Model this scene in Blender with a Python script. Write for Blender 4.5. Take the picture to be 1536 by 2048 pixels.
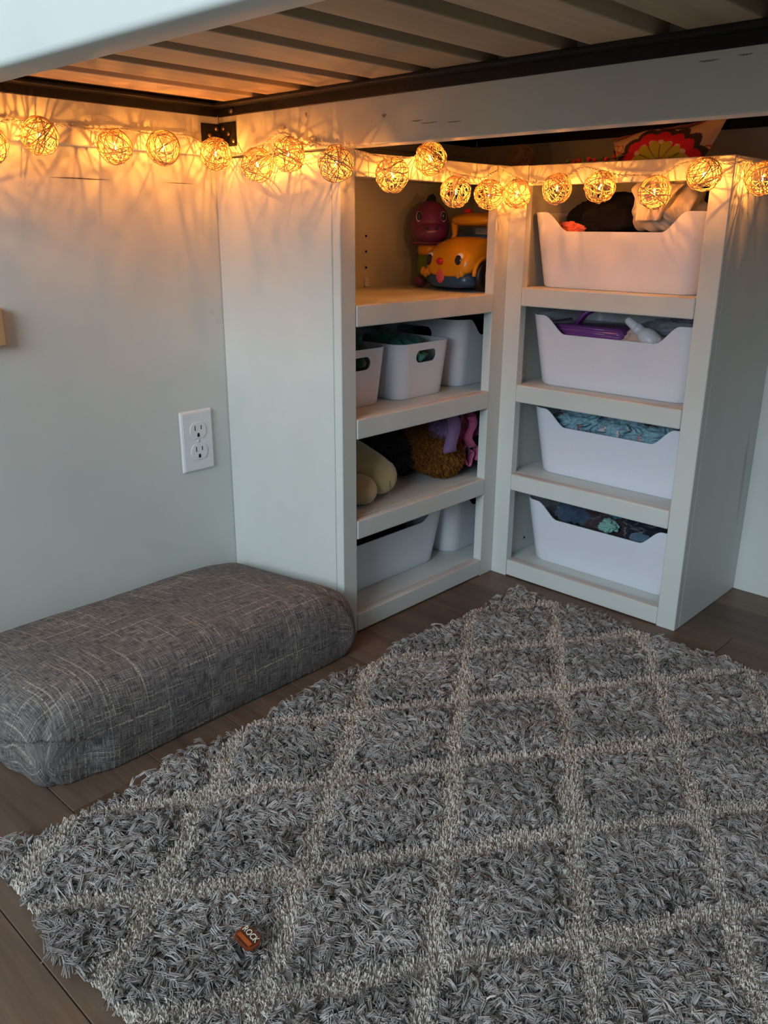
import bpy, bmesh, math, random
import numpy as np
from mathutils import Vector, Matrix, noise as mnoise

for _o in list(bpy.data.objects):
    bpy.data.objects.remove(_o)
SC = bpy.context.scene
COL = SC.collection

# ------------------------------------------------------------------ camera
cam_d = bpy.data.cameras.new('camera')
cam = bpy.data.objects.new('camera', cam_d)
COL.objects.link(cam)
_R = ((0.68656, -0.727049, 0.005932), (-0.230895, -0.225758, -0.946425), (0.689437, 0.648408, -0.322868))
_C = (-1.35455, -0.95943, 0.69102)
_m = Matrix.Identity(4)
for _i in range(3):
    _m[_i][0] = _R[0][_i]; _m[_i][1] = -_R[1][_i]; _m[_i][2] = -_R[2][_i]; _m[_i][3] = _C[_i]
cam.matrix_world = _m
cam_d.sensor_fit = 'VERTICAL'
cam_d.sensor_height = 36.0
cam_d.lens = 1668.2 / 2048 * 36.0
cam_d.clip_start = 0.01
SC.camera = cam

# ------------------------------------------------------------------ world, light, exposure
SC.view_settings.view_transform = 'Standard'
SC.view_settings.look = 'None'
SC.view_settings.gamma = 1.0
SC.view_settings.use_curve_mapping = False
SC.view_settings.exposure = 0.0
w = bpy.data.worlds.new('overcast_sky'); SC.world = w
w.use_nodes = True
w.node_tree.nodes['Background'].inputs[0].default_value = (0.70, 0.82, 1.0, 1)
w.node_tree.nodes['Background'].inputs[1].default_value = 0.6

SC.cycles.max_bounces = 6
SC.cycles.diffuse_bounces = 3
SC.cycles.glossy_bounces = 3
SC.cycles.transmission_bounces = 4
WIN_POWER = 63.0
BULB_STRENGTH = 2350.0
la = bpy.data.lights.new('window_daylight', 'AREA')
la.shape = 'RECTANGLE'; la.size = 1.5; la.size_y = 1.25
la.energy = WIN_POWER
la.color = (0.76, 0.89, 1.0)
lo = bpy.data.objects.new('window_daylight', la); COL.objects.link(lo)
lo.location = (-3.36, -0.95, 1.42)
lo.rotation_euler = (math.radians(90), 0, math.radians(-90))   # shines towards +x into the room

random.seed(7)
RNG = np.random.default_rng(11)

# ------------------------------------------------------------------ dimensions (metres)
WA, WB, DB, DA, H = .4349, .4094, .2717, .3077, .7983
RX0, RY0, RZ = -3.4, -2.05, 2.4          # far sides of the room, ceiling height

# ------------------------------------------------------------------ helpers
class MB:
    def __init__(s):
        s.v = []; s.f = []
    def add(s, vs, fs):
        o = len(s.v); s.v += [tuple(p) for p in vs]; s.f += [tuple(i + o for i in q) for q in fs]; return s
    def box(s, lo, hi, bev=0.0, seg=1):
        if bev <= 0:
            (a, b, c), (d, e, f) = lo, hi
            return s.add([(a, b, c), (d, b, c), (d, e, c), (a, e, c), (a, b, f), (d, b, f), (d, e, f), (a, e, f)],
                         [(0, 3, 2, 1), (4, 5, 6, 7), (0, 1, 5, 4), (1, 2, 6, 5), (2, 3, 7, 6), (3, 0, 4, 7)])
        bm = bmesh.new(); bmesh.ops.create_cube(bm, size=1)
        for v in bm.verts:
            v.co = Vector([(lo[i] + hi[i]) / 2 + v.co[i] * (hi[i] - lo[i]) for i in range(3)])
        bmesh.ops.bevel(bm, geom=bm.edges[:], offset=bev, segments=seg, affect='EDGES', profile=.5)
        return s.bm(bm)
    def bm(s, bm, M=None):
        bm.verts.index_update()
        vs = [(M @ v.co if M else v.co)[:] for v in bm.verts]
        s.add(vs, [[v.index for v in f.verts] for f in bm.faces]); bm.free(); return s
    def tube(s, pts, r, n=6, closed=False, cap=True):
        pts = [Vector(p) for p in pts]; k = len(pts)
        rr = r if hasattr(r, '__len__') else [r] * k
        rings = []; up = None
        for i, p in enumerate(pts):
            a = pts[(i - 1) % k] if (closed or i > 0) else p
            b = pts[(i + 1) % k] if (closed or i < k - 1) else p
            t = (b - a).normalized()
            if up is None:
                up = t.orthogonal().normalized()
            up = (up - t * up.dot(t))
            up = up.normalized() if up.length > 1e-6 else t.orthogonal().normalized()
            q = t.cross(up)
            rings.append([p + (up * math.cos(2 * math.pi * j / n) + q * math.sin(2 * math.pi * j / n)) * rr[i] for j in range(n)])
        vs = [v for ring in rings for v in ring]; fs = []
        for i in range(k if closed else k - 1):
            for j in range(n):
                a, b = i * n + j, i * n + (j + 1) % n
                c, d = ((i + 1) % k) * n + (j + 1) % n, ((i + 1) % k) * n + j
                fs.append((a, b, c, d))
        if cap and not closed:
            fs.append(tuple(range(n))[::-1]); fs.append(tuple((k - 1) * n + j for j in range(n)))
        return s.add(vs, fs)
    def cyl(s, a, b, r, n=16, r2=None):
        return s.tube([a, b], [r, r if r2 is None else r2], n)
    def prism(s, poly, axis, a, b):
        """poly: 2-D outline in the two other axes (in cyclic order after axis), extruded a..b"""
        n = len(poly)
        def P(p, t):
            q = [0, 0, 0]; q[axis] = t; q[(axis + 1) % 3] = p[0]; q[(axis + 2) % 3] = p[1]; return q
        vs = [P(p, a) for p in poly] + [P(p, b) for p in poly]
        fs = [tuple(range(n))[::-1], tuple(range(n, 2 * n))] + [(i, (i + 1) % n, n + (i + 1) % n, n + i) for i in range(n)]
        return s.add(vs, fs)
    def sphere(s, c, r, u=20, v=12, M=None):
        bm = bmesh.new(); bmesh.ops.create_uvsphere(bm, u_segments=u, v_segments=v, radius=1)
        rr = r if hasattr(r, '__len__') else (r, r, r)
        T = Matrix.Translation(c) @ (M.to_4x4() if M else Matrix.Identity(4)) @ Matrix.Diagonal((*rr, 1))
        return s.bm(bm, T)
    def mesh(s, name='m', smooth=False):
        me = bpy.data.meshes.new(name); me.from_pydata(s.v, [], s.f); me.update()
        bm = bmesh.new(); bm.from_mesh(me); bmesh.ops.recalc_face_normals(bm, faces=bm.faces); bm.to_mesh(me); bm.free()
        if smooth:
            for p in me.polygons: p.use_smooth = True
        return me
    def build(s, name, mat, parent=None, smooth=False):
        return obj(name, s.mesh(name, smooth), mat, parent)

def obj(name, me, mat, parent=None):
    """mesh data in the parent's own frame -> one mesh object"""
    o = bpy.data.objects.new(name, me); COL.objects.link(o)
    if mat is not None and not me.materials: me.materials.append(mat)
    if parent is not None: o.parent = parent
    return o

def smooth_by_angle(o, ang=35):
    me = o.data
    for p in me.polygons: p.use_smooth = True
    bm = bmesh.new(); bm.from_mesh(me)
    for e in bm.edges:
        e.smooth = len(e.link_faces) == 2 and e.calc_face_angle(0) < math.radians(ang)
    bm.to_mesh(me); bm.free(); return o

def thing(name, label, cat, loc=(0, 0, 0), rz=0.0, group=None, rot=None):
    o = bpy.data.objects.new(name, None); COL.objects.link(o)
    o.empty_display_size = .03
    o.location = loc; o.rotation_euler = rot if rot else (0, 0, rz)
    return tag(o, label, cat, group)

def tag(o, label, cat, group=None):
    o['label'] = label; o['category'] = cat
    if group: o['group'] = group
    return o

def struct(o):
    o['kind'] = 'structure'; return o

def dup(root, loc=None, rot=None, label=None):
    r = root.copy(); COL.objects.link(r)
    if loc is not None: r.location = loc
    if rot is not None: r.rotation_euler = rot
    if label: r['label'] = label
    for ch in list(root.children):
        c = ch.copy(); COL.objects.link(c); c.parent = r
        for g in ch.children:
            d = g.copy(); COL.objects.link(d); d.parent = c
    return r

# ------------------------------------------------------------------ materials
def mat_new(name, rough=.6, col=(.5, .5, .5), spec=.5, metal=0.0):
    m = bpy.data.materials.new(name); m.use_nodes = True
    b = m.node_tree.nodes['Principled BSDF']
    b.inputs['Base Color'].default_value = (*col, 1); b.inputs['Roughness'].default_value = rough
    b.inputs['Metallic'].default_value = metal
    b.inputs['Specular IOR Level'].default_value = spec
    return m, m.node_tree.nodes, m.node_tree.links, b

def noise_node(N, L, scale, detail=4, vec=None, rough=.55, dist=0):
    n = N.new('ShaderNodeTexNoise'); n.inputs['Scale'].default_value = scale
    n.inputs['Detail'].default_value = detail; n.inputs['Roughness'].default_value = rough
    n.inputs['Distortion'].default_value = dist
    if vec is not None: L.new(vec, n.inputs['Vector'])
    return n.outputs['Fac']

def mapping(N, L, scale=(1, 1, 1), coord='Object', loc=(0, 0, 0)):
    tc = N.new('ShaderNodeTexCoord'); mp = N.new('ShaderNodeMapping')
    mp.inputs['Scale'].default_value = scale; mp.inputs['Location'].default_value = loc
    L.new(tc.outputs[coord], mp.inputs['Vector']); return mp.outputs['Vector']

def ramp(N, L, fac, stops):
    r = N.new('ShaderNodeValToRGB'); e = r.color_ramp.elements
    while len(e) < len(stops): e.new(.5)
    for k, (p, c) in enumerate(stops):
        e[k].position = p; e[k].color = (*c, 1) if len(c) == 3 else c
    L.new(fac, r.inputs['Fac']); return r.outputs['Color']

def mixc(N, L, fac, a, b, mode='MIX'):
    m = N.new('ShaderNodeMix'); m.data_type = 'RGBA'; m.blend_type = mode
    for s, v in ((m.inputs[0], fac), (m.inputs[6], a), (m.inputs[7], b)):
        if isinstance(v, (int, float)): s.default_value = v
        elif isinstance(v, tuple): s.default_value = (*v, 1)
        else: L.new(v, s)
    return m.outputs[2]

def math_n(N, L, op, a, b=0.0, c=None):
    m = N.new('ShaderNodeMath'); m.operation = op
    for s, v in zip(m.inputs, (a, b, c)):
        if v is None: continue
        if isinstance(v, (int, float)): s.default_value = v
        else: L.new(v, s)
    return m.outputs[0]

def bump(N, L, b, h, strength=.3, dist=.002):
    n = N.new('ShaderNodeBump'); n.inputs['Strength'].default_value = strength; n.inputs['Distance'].default_value = dist
    L.new(h, n.inputs['Height']); L.new(n.outputs['Normal'], b.inputs['Normal'])

def plain(name, col, rough=.5, nscale=60, var=.12, bstr=.15, bdist=.001, spec=.4, metal=0.0):
    m, N, L, b = mat_new(name, rough, col, spec, metal)
    v = mapping(N, L)
    f = noise_node(N, L, nscale, 4, v)
    c = ramp(N, L, f, [(.3, tuple(x * (1 - var) for x in col)), (.7, tuple(min(1, x * (1 + var)) for x in col))])
    L.new(c, b.inputs['Base Color'])
    if bstr: bump(N, L, b, f, bstr, bdist)
    return m

def paint(name, col, grain=(1, 1, 1), rough=.5, scuff=True):
    """brushed white-green paint, faint brush streaks along the long direction and a few dark scuffs"""
    m, N, L, b = mat_new(name, rough, col, .35)
    v = mapping(N, L, grain)
    st = noise_node(N, L, 40, 5, v, .65)
    big = noise_node(N, L, 6, 3, mapping(N, L))
    c = ramp(N, L, big, [(.3, tuple(x * .95 for x in col)), (.7, tuple(min(1, x * 1.03) for x in col))])
    if scuff:
        sc = noise_node(N, L, 9, 2, mapping(N, L, tuple(g * .8 for g in grain), loc=(3.1, .7, 1.9)))
        msk = ramp(N, L, sc, [(.715, (0, 0, 0)), (.74, (1, 1, 1))])
        c = mixc(N, L, math_n(N, L, 'MULTIPLY', msk, .45), c, (.20, .19, .15))
    L.new(c, b.inputs['Base Color'])
    bump(N, L, b, st, .18, .0012)
    return m

def worn(name, col, grain):
    m = paint(name, col, grain); N = m.node_tree.nodes; L = m.node_tree.links; b = N['Principled BSDF']
    src = b.inputs['Base Color'].links[0].from_socket
    f = noise_node(N, L, 26, 5, mapping(N, L, grain, loc=(1, 2, 5)), .7)
    geo = N.new('ShaderNodeNewGeometry'); sx = N.new('ShaderNodeSeparateXYZ'); L.new(geo.outputs['True Normal'], sx.inputs[0])
    up = math_n(N, L, 'GREATER_THAN', sx.outputs['Z'], .3)
    k = math_n(N, L, 'MULTIPLY', math_n(N, L, 'MULTIPLY', ramp(N, L, f, [(.42, (0, 0, 0)), (.60, (1, 1, 1))]), up), .55)
    L.new(mixc(N, L, k, src, (.47, .36, .30)), b.inputs['Base Color'])
    return m
PAINT = (.68, .72, .68)
M_wall = paint('wall_paint', PAINT, (1, 1, 1), .6)
M_px = paint('paint_grain_x', PAINT, (.12, 1, 1))
M_py = paint('paint_grain_y', PAINT, (1, .12, 1))
M_pz = paint('paint_grain_z', PAINT, (1, 1, .12))
M_wx = worn('worn_paint_x', PAINT, (.10, 1, 1)); M_wy = worn('worn_paint_y', PAINT, (1, .10, 1))
M_wallplain = plain('room_paint', (.70, .71, .69), .8, 8, .03, .05)
M_bin = plain('white_plastic', (.80, .83, .90), .32, 300, .015, .03, .0004, .5)
M_iron = plain('black_iron', (.012, .012, .013), .5, 200, .3, .2, .0008, .3)
M_screw = plain('brass_screw', (.55, .40, .22), .35, 500, .1, .05, .0003, .5, .9)
M_bolt = plain('dark_bolt', (.20, .19, .17), .35, 500, .1, .05, .0003, .5, .9)
M_white = plain('outlet_plastic', (.80, .81, .82), .3, 200, .01, .0, spec=.5)
M_slot = plain('dark_slot', (.01, .01, .01), .8, 100, .1, 0)
M_matt = plain('mattress_ticking', (.42, .38, .33), .9, 250, .1, .3, .001, .1)

def wood(name, c1, c2, c3, grain, rough=.5, scale=14, bstr=.25):
    m, N, L, b = mat_new(name, rough, c2, .35)
    oi = N.new('ShaderNodeObjectInfo')
    tc = N.new('ShaderNodeTexCoord'); ad = N.new('ShaderNodeVectorMath'); ad.operation = 'ADD'
    cx = N.new('ShaderNodeCombineXYZ')
    for k in range(3): L.new(math_n(N, L, 'MULTIPLY', oi.outputs['Random'], 7.3 + 3 * k), cx.inputs[k])
    L.new(tc.outputs['Object'], ad.inputs[0]); L.new(cx.outputs[0], ad.inputs[1])
    mp = N.new('ShaderNodeMapping'); mp.inputs['Scale'].default_value = grain
    L.new(ad.outputs[0], mp.inputs['Vector'])
    f = noise_node(N, L, scale, 6, mp.outputs['Vector'], .65, .6)
    f2 = noise_node(N, L, scale * 5, 3, mp.outputs['Vector'], .6)
    c = ramp(N, L, f, [(.25, c1), (.5, c2), (.78, c3)])
    c = mixc(N, L, .35, c, ramp(N, L, f2, [(.3, c1), (.7, c3)]))
    br = math_n(N, L, 'ADD', math_n(N, L, 'MULTIPLY', oi.outputs['Random'], .45), .78)
    cb = N.new('ShaderNodeCombineColor')
    for k in range(3): L.new(br, cb.inputs[k])
    c = mixc(N, L, 1.0, c, cb.outputs[0], 'MULTIPLY')
    L.new(c, b.inputs['Base Color']); bump(N, L, b, f2, bstr, .0012)
    return m
M_plank = wood('dark_walnut_laminate', (.066, .042, .029), (.130, .084, .057), (.195, .134, .095), (1, .07, 1), .42, 16)
M_slat = wood('pale_pine', (.42, .31, .19), (.55, .43, .28), (.64, .52, .36), (.05, 1, 1), .65, 10, .3)
M_frame = wood('honey_wood', (.30, .18, .08), (.45, .29, .14), (.55, .38, .2), (1, 1, .1), .5, 20)

# =================================================================== THE SETTING
floor = struct(MB().box((RX0, RY0, -.05), (DB + .1, DA + .1, -.009)).build('floor', plain('sub_floor', (.03, .022, .017), .9)))
PWID, PLEN = .13, 1.22
plank_me = {}
def plank_mesh(wd, ln):
    k = (round(wd, 4), round(ln, 4))
    if k not in plank_me:
        plank_me[k] = MB().box((-wd / 2 + .0004, -ln / 2 + .0004, -.009), (wd / 2 - .0004, ln / 2 - .0004, 0), .0009).mesh('plank')
        plank_me[k].materials.append(M_plank)
    return plank_me[k]
ends = {0: -.496, 7: -.0874}
k = -2
x1 = .05 + 2 * PWID
while x1 > RX0 + .01:
    a, b_ = max(x1 - PWID, RX0), min(x1, DB + .1)
    if b_ - a > .01:
        e0 = ends.get(k, -.496 + (k * 5 % 8) * .1525)
        ys = [e0 + j * PLEN for j in range(-5, 6)]
        for y0, y1 in zip(ys[:-1], ys[1:]):
            y0, y1 = max(y0, RY0), min(y1, DA + .1)
            if y1 - y0 < .02: continue
            o = bpy.data.objects.new('plank', plank_mesh(b_ - a, y1 - y0)); COL.objects.link(o)
            o.location = ((a + b_) / 2, (y0 + y1) / 2, 0); o.parent = floor
    k += 1; x1 -= PWID

wb = struct(MB().box((RX0 - .1, DA, -.05), (DB + .1, DA + .1, RZ)).build('wall_back', M_wall))
M_crack = plain('dark_crack', (.10, .07, .045), .9, 300, .3, 0)
for xa, xb, hh_ in ((-.735, -.632, .0009), (-.538, -.478, .0005)):      # hairline cracks in the wall panel joint
    MB().prism([(.7584 - hh_ * .2, xa), (.7584 + hh_, (xa * 2 + xb) / 3), (.7588, xb), (.7584 - hh_, (xa + xb * 2) / 3)], 1, DA - .0003, DA + .001).build('crack', M_crack, wb)
struct(MB().box((DB, RY0, -.05), (DB + .1, DA, RZ)).build('wall_right', M_wall))
struct(MB().box((RX0 - .1, RY0 - .1, -.05), (DB + .1, RY0, RZ)).build('wall_front', plain('dark_low_bounce', (.20, .21, .22), .8, 8, .03, .05)))  # unseen wall, coloured dark to cut bounce light onto the right bookcase side
struct(MB().box((RX0 - .1, RY0 - .1, RZ), (DB + .1, DA + .1, RZ + .08)).build('ceiling', M_wallplain))
# wall with the window the daylight comes through
WY0, WY1, WZ0, WZ1 = -1.72, -.18, .78, 2.06
mb = MB()
mb.box((RX0 - .1, RY0, -.05), (RX0, WY0, RZ)); mb.box((RX0 - .1, WY1, -.05), (RX0, DA, RZ))
mb.box((RX0 - .1, WY0, -.05), (RX0, WY1, WZ0)); mb.box((RX0 - .1, WY0, WZ1), (RX0, WY1, RZ))
struct(mb.build('wall_left', M_wallplain))
mb = MB()
for lo_, hi_ in (((RX0 - .08, WY0, WZ0), (RX0 - .03, WY0 + .04, WZ1)), ((RX0 - .08, WY1 - .04, WZ0), (RX0 - .03, WY1, WZ1)),
                 ((RX0 - .08, WY0, WZ0), (RX0 - .03, WY1, WZ0 + .04)), ((RX0 - .08, WY0, WZ1 - .04), (RX0 - .03, WY1, WZ1)),
                 ((RX0 - .075, WY0, 1.40), (RX0 - .035, WY1, 1.44))):
    mb.box(lo_, hi_, .003)
win = struct(mb.build('window_1', M_white))
mg, N_, L_, b_g = mat_new('window_glass', .02, (.95, .97, .98), .5)
b_g.inputs['Transmission Weight'].default_value = 1.0
for z0, z1 in ((WZ0 + .04, 1.40), (1.44, WZ1 - .04)):
    MB().box((RX0 - .057, WY0 + .04, z0), (RX0 - .053, WY1 - .04, z1)).build('pane', mg, win)

# =================================================================== LOFT BED
ZB = .8008                                   # underside of the painted rails
ZA = .862                                    # lower edge of the black steel angle
YE = RY0 + .002                              # far end of the bed, at the opposite wall
bed = thing('loft_bed', 'painted loft bed overhead with black steel angles and pine slats', 'bed', (-1.03, .29, ZB))
def bp_(mb, name, mat, par=bed, smooth=False):
    base = Vector((-1.03, .29, ZB))
    mb.v = [tuple(Vector(v) - base) for v in mb.v]
    return mb.build(name, mat, par, smooth)
rail = bp_(MB().box((-1.054, YE, ZB - .001), (-1.019, DA - .002, 1.12), .005, 3), 'side_rail', M_py)
rail['label'] = 'near side rail with rounded pale blue-lit edge'
smooth_by_angle(rail)
crail = bp_(MB().box((-WA, YE, ZB + .001), (-.400, DA - .002, .894), .002, 2), 'centre_rail', M_py)
M_knot = plain('bare_wood_scuff', (.30, .27, .22), .8, 500, .4, 0)
for ya, za, ly, lz in ((-.090, .8368, .004, .004), (-.150, .8262, .010, .0016), (-.172, .8222, .016, .0012), (-.214, .8206, .013, .0012), (-.545, .8538, .012, .0015), (-.582, .8551, .008, .0014), (.071, .8500, .002, .006)):
    out = [(ya + ly * math.cos(a) * (.8 + .3 * math.sin(3 * a)), za + lz * math.sin(a) * (.8 + .3 * math.cos(2 * a))) for a in [2 * math.pi * i / 16 for i in range(16)]]
    bp_(MB().prism(out, 0, -WA - .0002, -WA + .0005), 'scuff_mark', M_knot, crail)
bp_(MB().box((-1.017, .2877, ZB + .0015), (-WA - .001, DA - .001, .894), .002, 2), 'wall_ledger', M_px)
bp_(MB().box((-.398, .2917, .84), (DB - .002, DA - .001, .894), .002, 2), 'wall_ledger', M_px)
# steel angles (upright leg + shelf leg the slats lie on)
def angle_y(x, s, name='steel_angle'):
    mb = MB().box((min(x, x + s * .004), YE + .01, ZA), (max(x, x + s * .004), .2855, .878), .0008)
    mb.box((min(x + s * .004, x + s * .032), YE + .01, .8742), (max(x + s * .004, x + s * .032), .2855, .8782), .0006)
    return bp_(mb, name, M_iron)
a1 = angle_y(-WA - .0006, -1)
angle_y(DB - .0015, -1)
angle_y(-1.0184, 1)
mb = MB().box((-1.01, .2835, ZA), (-WA - .006, .2873, .886), .0008)
mb.box((-.985, .255, .8742), (-WA - .034, .2835, .8782), .0006)
a2 = bp_(mb, 'steel_angle', M_iron)
mb = MB().box((-.396, .2875, ZA), (DB - .006, .2913, .878), .0008)
mb.box((-.396, .26, .8742), (DB - .034, .2875, .8782), .0006)
bp_(mb, 'steel_angle', M_iron)
hb = MB().cyl((-WA - .0046, .2464, .8698), (-WA - .0085, .2464, .8698), .0052, 14)
base = Vector((-1.03, .29, ZB)); hb.v = [tuple(Vector(v) - base) for v in hb.v]
hb.build('bolt', M_bolt, a1, True)
# corner bracket: two black plates with screws
plate = MB().box((-.4727, .2857, .8235), (-WA - .0005, .2876, .8515), .0006)
plate.box((-WA - .0022, .2425, .8165), (-WA - .0003, .2876, .8535), .0006)
br = bp_(plate, 'corner_bracket', M_iron)
for c, ax in (((-.4432, .2857, .8445), 1), ((-.4575, .2857, .834), 1), ((-WA - .0022, .2755, .8445), 0), ((-WA - .0022, .2615, .836), 0), ((-WA - .0022, .2485, .8245), 0)):
    d = Vector((0, -.0012, 0)) if ax else Vector((-.0012, 0, 0))
    s_ = MB().cyl(Vector(c) + -d * .5, Vector(c) + d, .0038, 12, .003)
    s_.v = [tuple(Vector(v) - base) for v in s_.v]
    s_.build('screw', M_screw, br, True)
slat_me = MB().box((-.642, -.0375, 0), (.642, .0375, .019), .0016, 2).mesh('slat')
slat_me.materials.append(M_slat)
y = .2305
while y > YE + .08:
    o = bpy.data.objects.new('slat', slat_me); COL.objects.link(o); o.parent = bed
    o.location = Vector((-.3735, y - .0375, .8786)) - base
    y -= .109
mt = MB().box((-1.012, YE + .01, .8985), (DB - .008, DA - .004, 1.10), .03, 4).build('mattress', M_matt)
smooth_by_angle(mt)
tag(mt, 'beige mattress lying on the bed slats overhead', 'mattress')

# =================================================================== BOOKCASES
def cabinet_part(root, mb, name, mat, par=None):
    b0 = Vector(root.location); mb.v = [tuple(Vector(v) - b0) for v in mb.v]
    return mb.build(name, mat, par or root)
ST = .018
# --- A: runs along the back wall into the corner, opens towards -y
A = thing('corner_bookcase', 'pale green-white bookcase along the outlet wall, holding toys and white bins', 'bookcase', (-WA, 0, 0))
AX0 = -.423
cabinet_part(A, MB().box((-WA, ST + .0012, 0), (AX0, DA - .001, H), .0012), 'side_panel', M_pz)
cabinet_part(A, MB().box((-WA, 0, 0), (-.402, ST, H), .0012), 'stile', M_pz)
cabinet_part(A, MB().box((-.040, 0, 0), (.004, ST + .001, H), .0008), 'stile', M_pz)
cabinet_part(A, MB().box((-.4015, .0008, .764), (-.0405, ST, H - .0004), .001), 'header_rail', M_px)
bk = cabinet_part(A, MB().box((AX0, .292, .02), (DB - .002, .304, H), 0), 'back_panel', M_pz)
cabinet_part(A, MB().box((-.4018, ST + .0003, H - .018), (DB - .003, .2915, H - .0005), .0008), 'top_panel', M_px)
SHA = (.574, .390, .2125)
for z in SHA:
    s_ = cabinet_part(A, MB().box((AX0 + .0005, ST + .001, z - .019), (DB - .002, .2915, z - .0006), .001), 'shelf', M_px)
    cabinet_part(A, MB().box((-.4012, -.0012, z - .034), (-.0392, ST + .0006, z), .0022, 2), 'lip', M_wx, s_)
s_ = cabinet_part(A, MB().box((AX0 + .0005, ST + .001, .014), (DB - .002, .2915, .0335), .001), 'bottom_shelf', M_px)
cabinet_part(A, MB().box((-.4012, -.0006, .002), (-.0405, ST + .0006, .0362), .0022, 2), 'lip', M_wx, s_)
mb = MB()
for z in (.6744, .6444, .613):
    mb.cyl((-.083, .2921, z), (-.083, .2905, z), .0024, 8)
pg = cabinet_part(A, mb, 'peg_holes', M_slot, bk); pg['kind'] = 'stuff'
mb = MB().box((-.089, .286, .5745), (-.077, .292, .592), .003, 3)
cabinet_part(A, mb, 'shelf_clip', M_white, bk)
# --- B: against the right wall, opens towards -x
B = thing('bookcase', 'pale green-white bookcase against the right wall, holding four wide white bins', 'bookcase', (0, -WB, 0))
cabinet_part(B, MB().box((ST + .001, -WB, 0), (DB - .001, -.3914, H), .0012), 'side_panel', M_pz)
lp = cabinet_part(B, MB().box((ST + .001, -.019, 0), (DB - .001, -.001, H), .0012), 'side_panel', M_pz)
cabinet_part(B, MB().box((.0, -.037, 0), (ST, -.0002, H), .0004), 'stile', M_pz)
cabinet_part(B, MB().box((0, -WB, 0), (ST, -.3742, H), .0012), 'stile', M_pz)
cabinet_part(B, MB().box((.0008, -.3738, .7645), (ST, -.0375, H - .0004), .001), 'header_rail', M_py)
cabinet_part(B, MB().box((.258, -.391, .02), (.268, -.0195, H - .02)), 'back_panel', M_pz)
cabinet_part(B, MB().box((ST + .001, -.391, H - .018), (DB - .003, -.0195, H - .0005)), 'top_panel', M_py)
SHB = (.586, .403, .2225)
for z in SHB:
    s_ = cabinet_part(B, MB().box((ST + .001, -.3910, z - .019), (.2575, -.0195, z - .0006), .001), 'shelf', M_py)
    cabinet_part(B, MB().box((-.0012, -.3738, z - .034), (ST + .0006, -.0374, z), .0022, 2), 'lip', M_wy, s_)
s_ = cabinet_part(B, MB().box((ST + .001, -.3910, .012), (.2575, -.0195, .0315), .001), 'bottom_shelf', M_py)
cabinet_part(B, MB().box((.0006, -.3738, .002), (ST + .0006, -.0374, .036), .0018, 2), 'lip', M_wy, s_)
mb = MB().cyl((.0898, -.0188, .0561), (.0898, -.0196, .0561), .0027, 10)
cabinet_part(B, mb, 'peg_hole', M_slot, lp)
for z in (.2225, .403, .586):
    cabinet_part(B, MB().box((.033, -.0245, z), (.043, -.0192, z + .017), .0025, 2), 'shelf_clip', M_white, lp)

# =================================================================== OUTLET AND PLAQUE ON THE BACK WALL
ou = thing('wall_outlet', 'white double wall socket on the wall beside the bookcase', 'outlet', (-.5087, DA, .3208))
bm = bmesh.new(); bmesh.ops.create_cube(bm, size=1)
for v in bm.verts:
    v.co = Vector((v.co.x * .0702, v.co.y * .006 - .003, v.co.z * .114))
    if v.co.y < -.003: v.co.x *= .90; v.co.z *= .94
bmesh.ops.bevel(bm, geom=bm.edges[:], offset=.0012, segments=2, affect='EDGES')
pl = MB().bm(bm).build('plate', M_white, ou)
def recept(zc):
    out = []
    for i in range(40):
        a = 2 * math.pi * i / 40
        out.append((max(-.0142, min(.0142, .0172 * math.sin(a))) + zc, .0172 * math.cos(a)))
    mb = MB().prism(out, 1, -.0078, -.005)
    f = mb.build('socket_face', M_white, ou)
    m2 = MB().box((-.0072, -.0081, zc + .0005), (-.0056, -.0077, zc + .0095))
    m2.box((.0056, -.0081, zc + .0015), (.0072, -.0077, zc + .0088))
    pts = [(zc - .0115, -.0024), (zc - .0115, .0024)] + [(zc - .0068 + .0026 * math.sin(a), .0024 * math.cos(a)) for a in [math.pi * i / 8 for i in range(9)]]
    m2.prism(pts, 1, -.0081, -.0077)
    m2.build('slot', M_slot, f)
recept(.0195); recept(-.0195)
MB().cyl((0, -.0058, 0), (0, -.0068, 0), .0034, 14).build('screw', M_white, ou, True)
pq = thing('wall_plaque', 'thin wooden plaque on the wall at the left edge above the socket', 'plaque', (-.90, DA, .523))
MB().box((-.066, -.018, 0), (.066, -.001, .055), .002).build('board', M_frame, pq)

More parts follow.
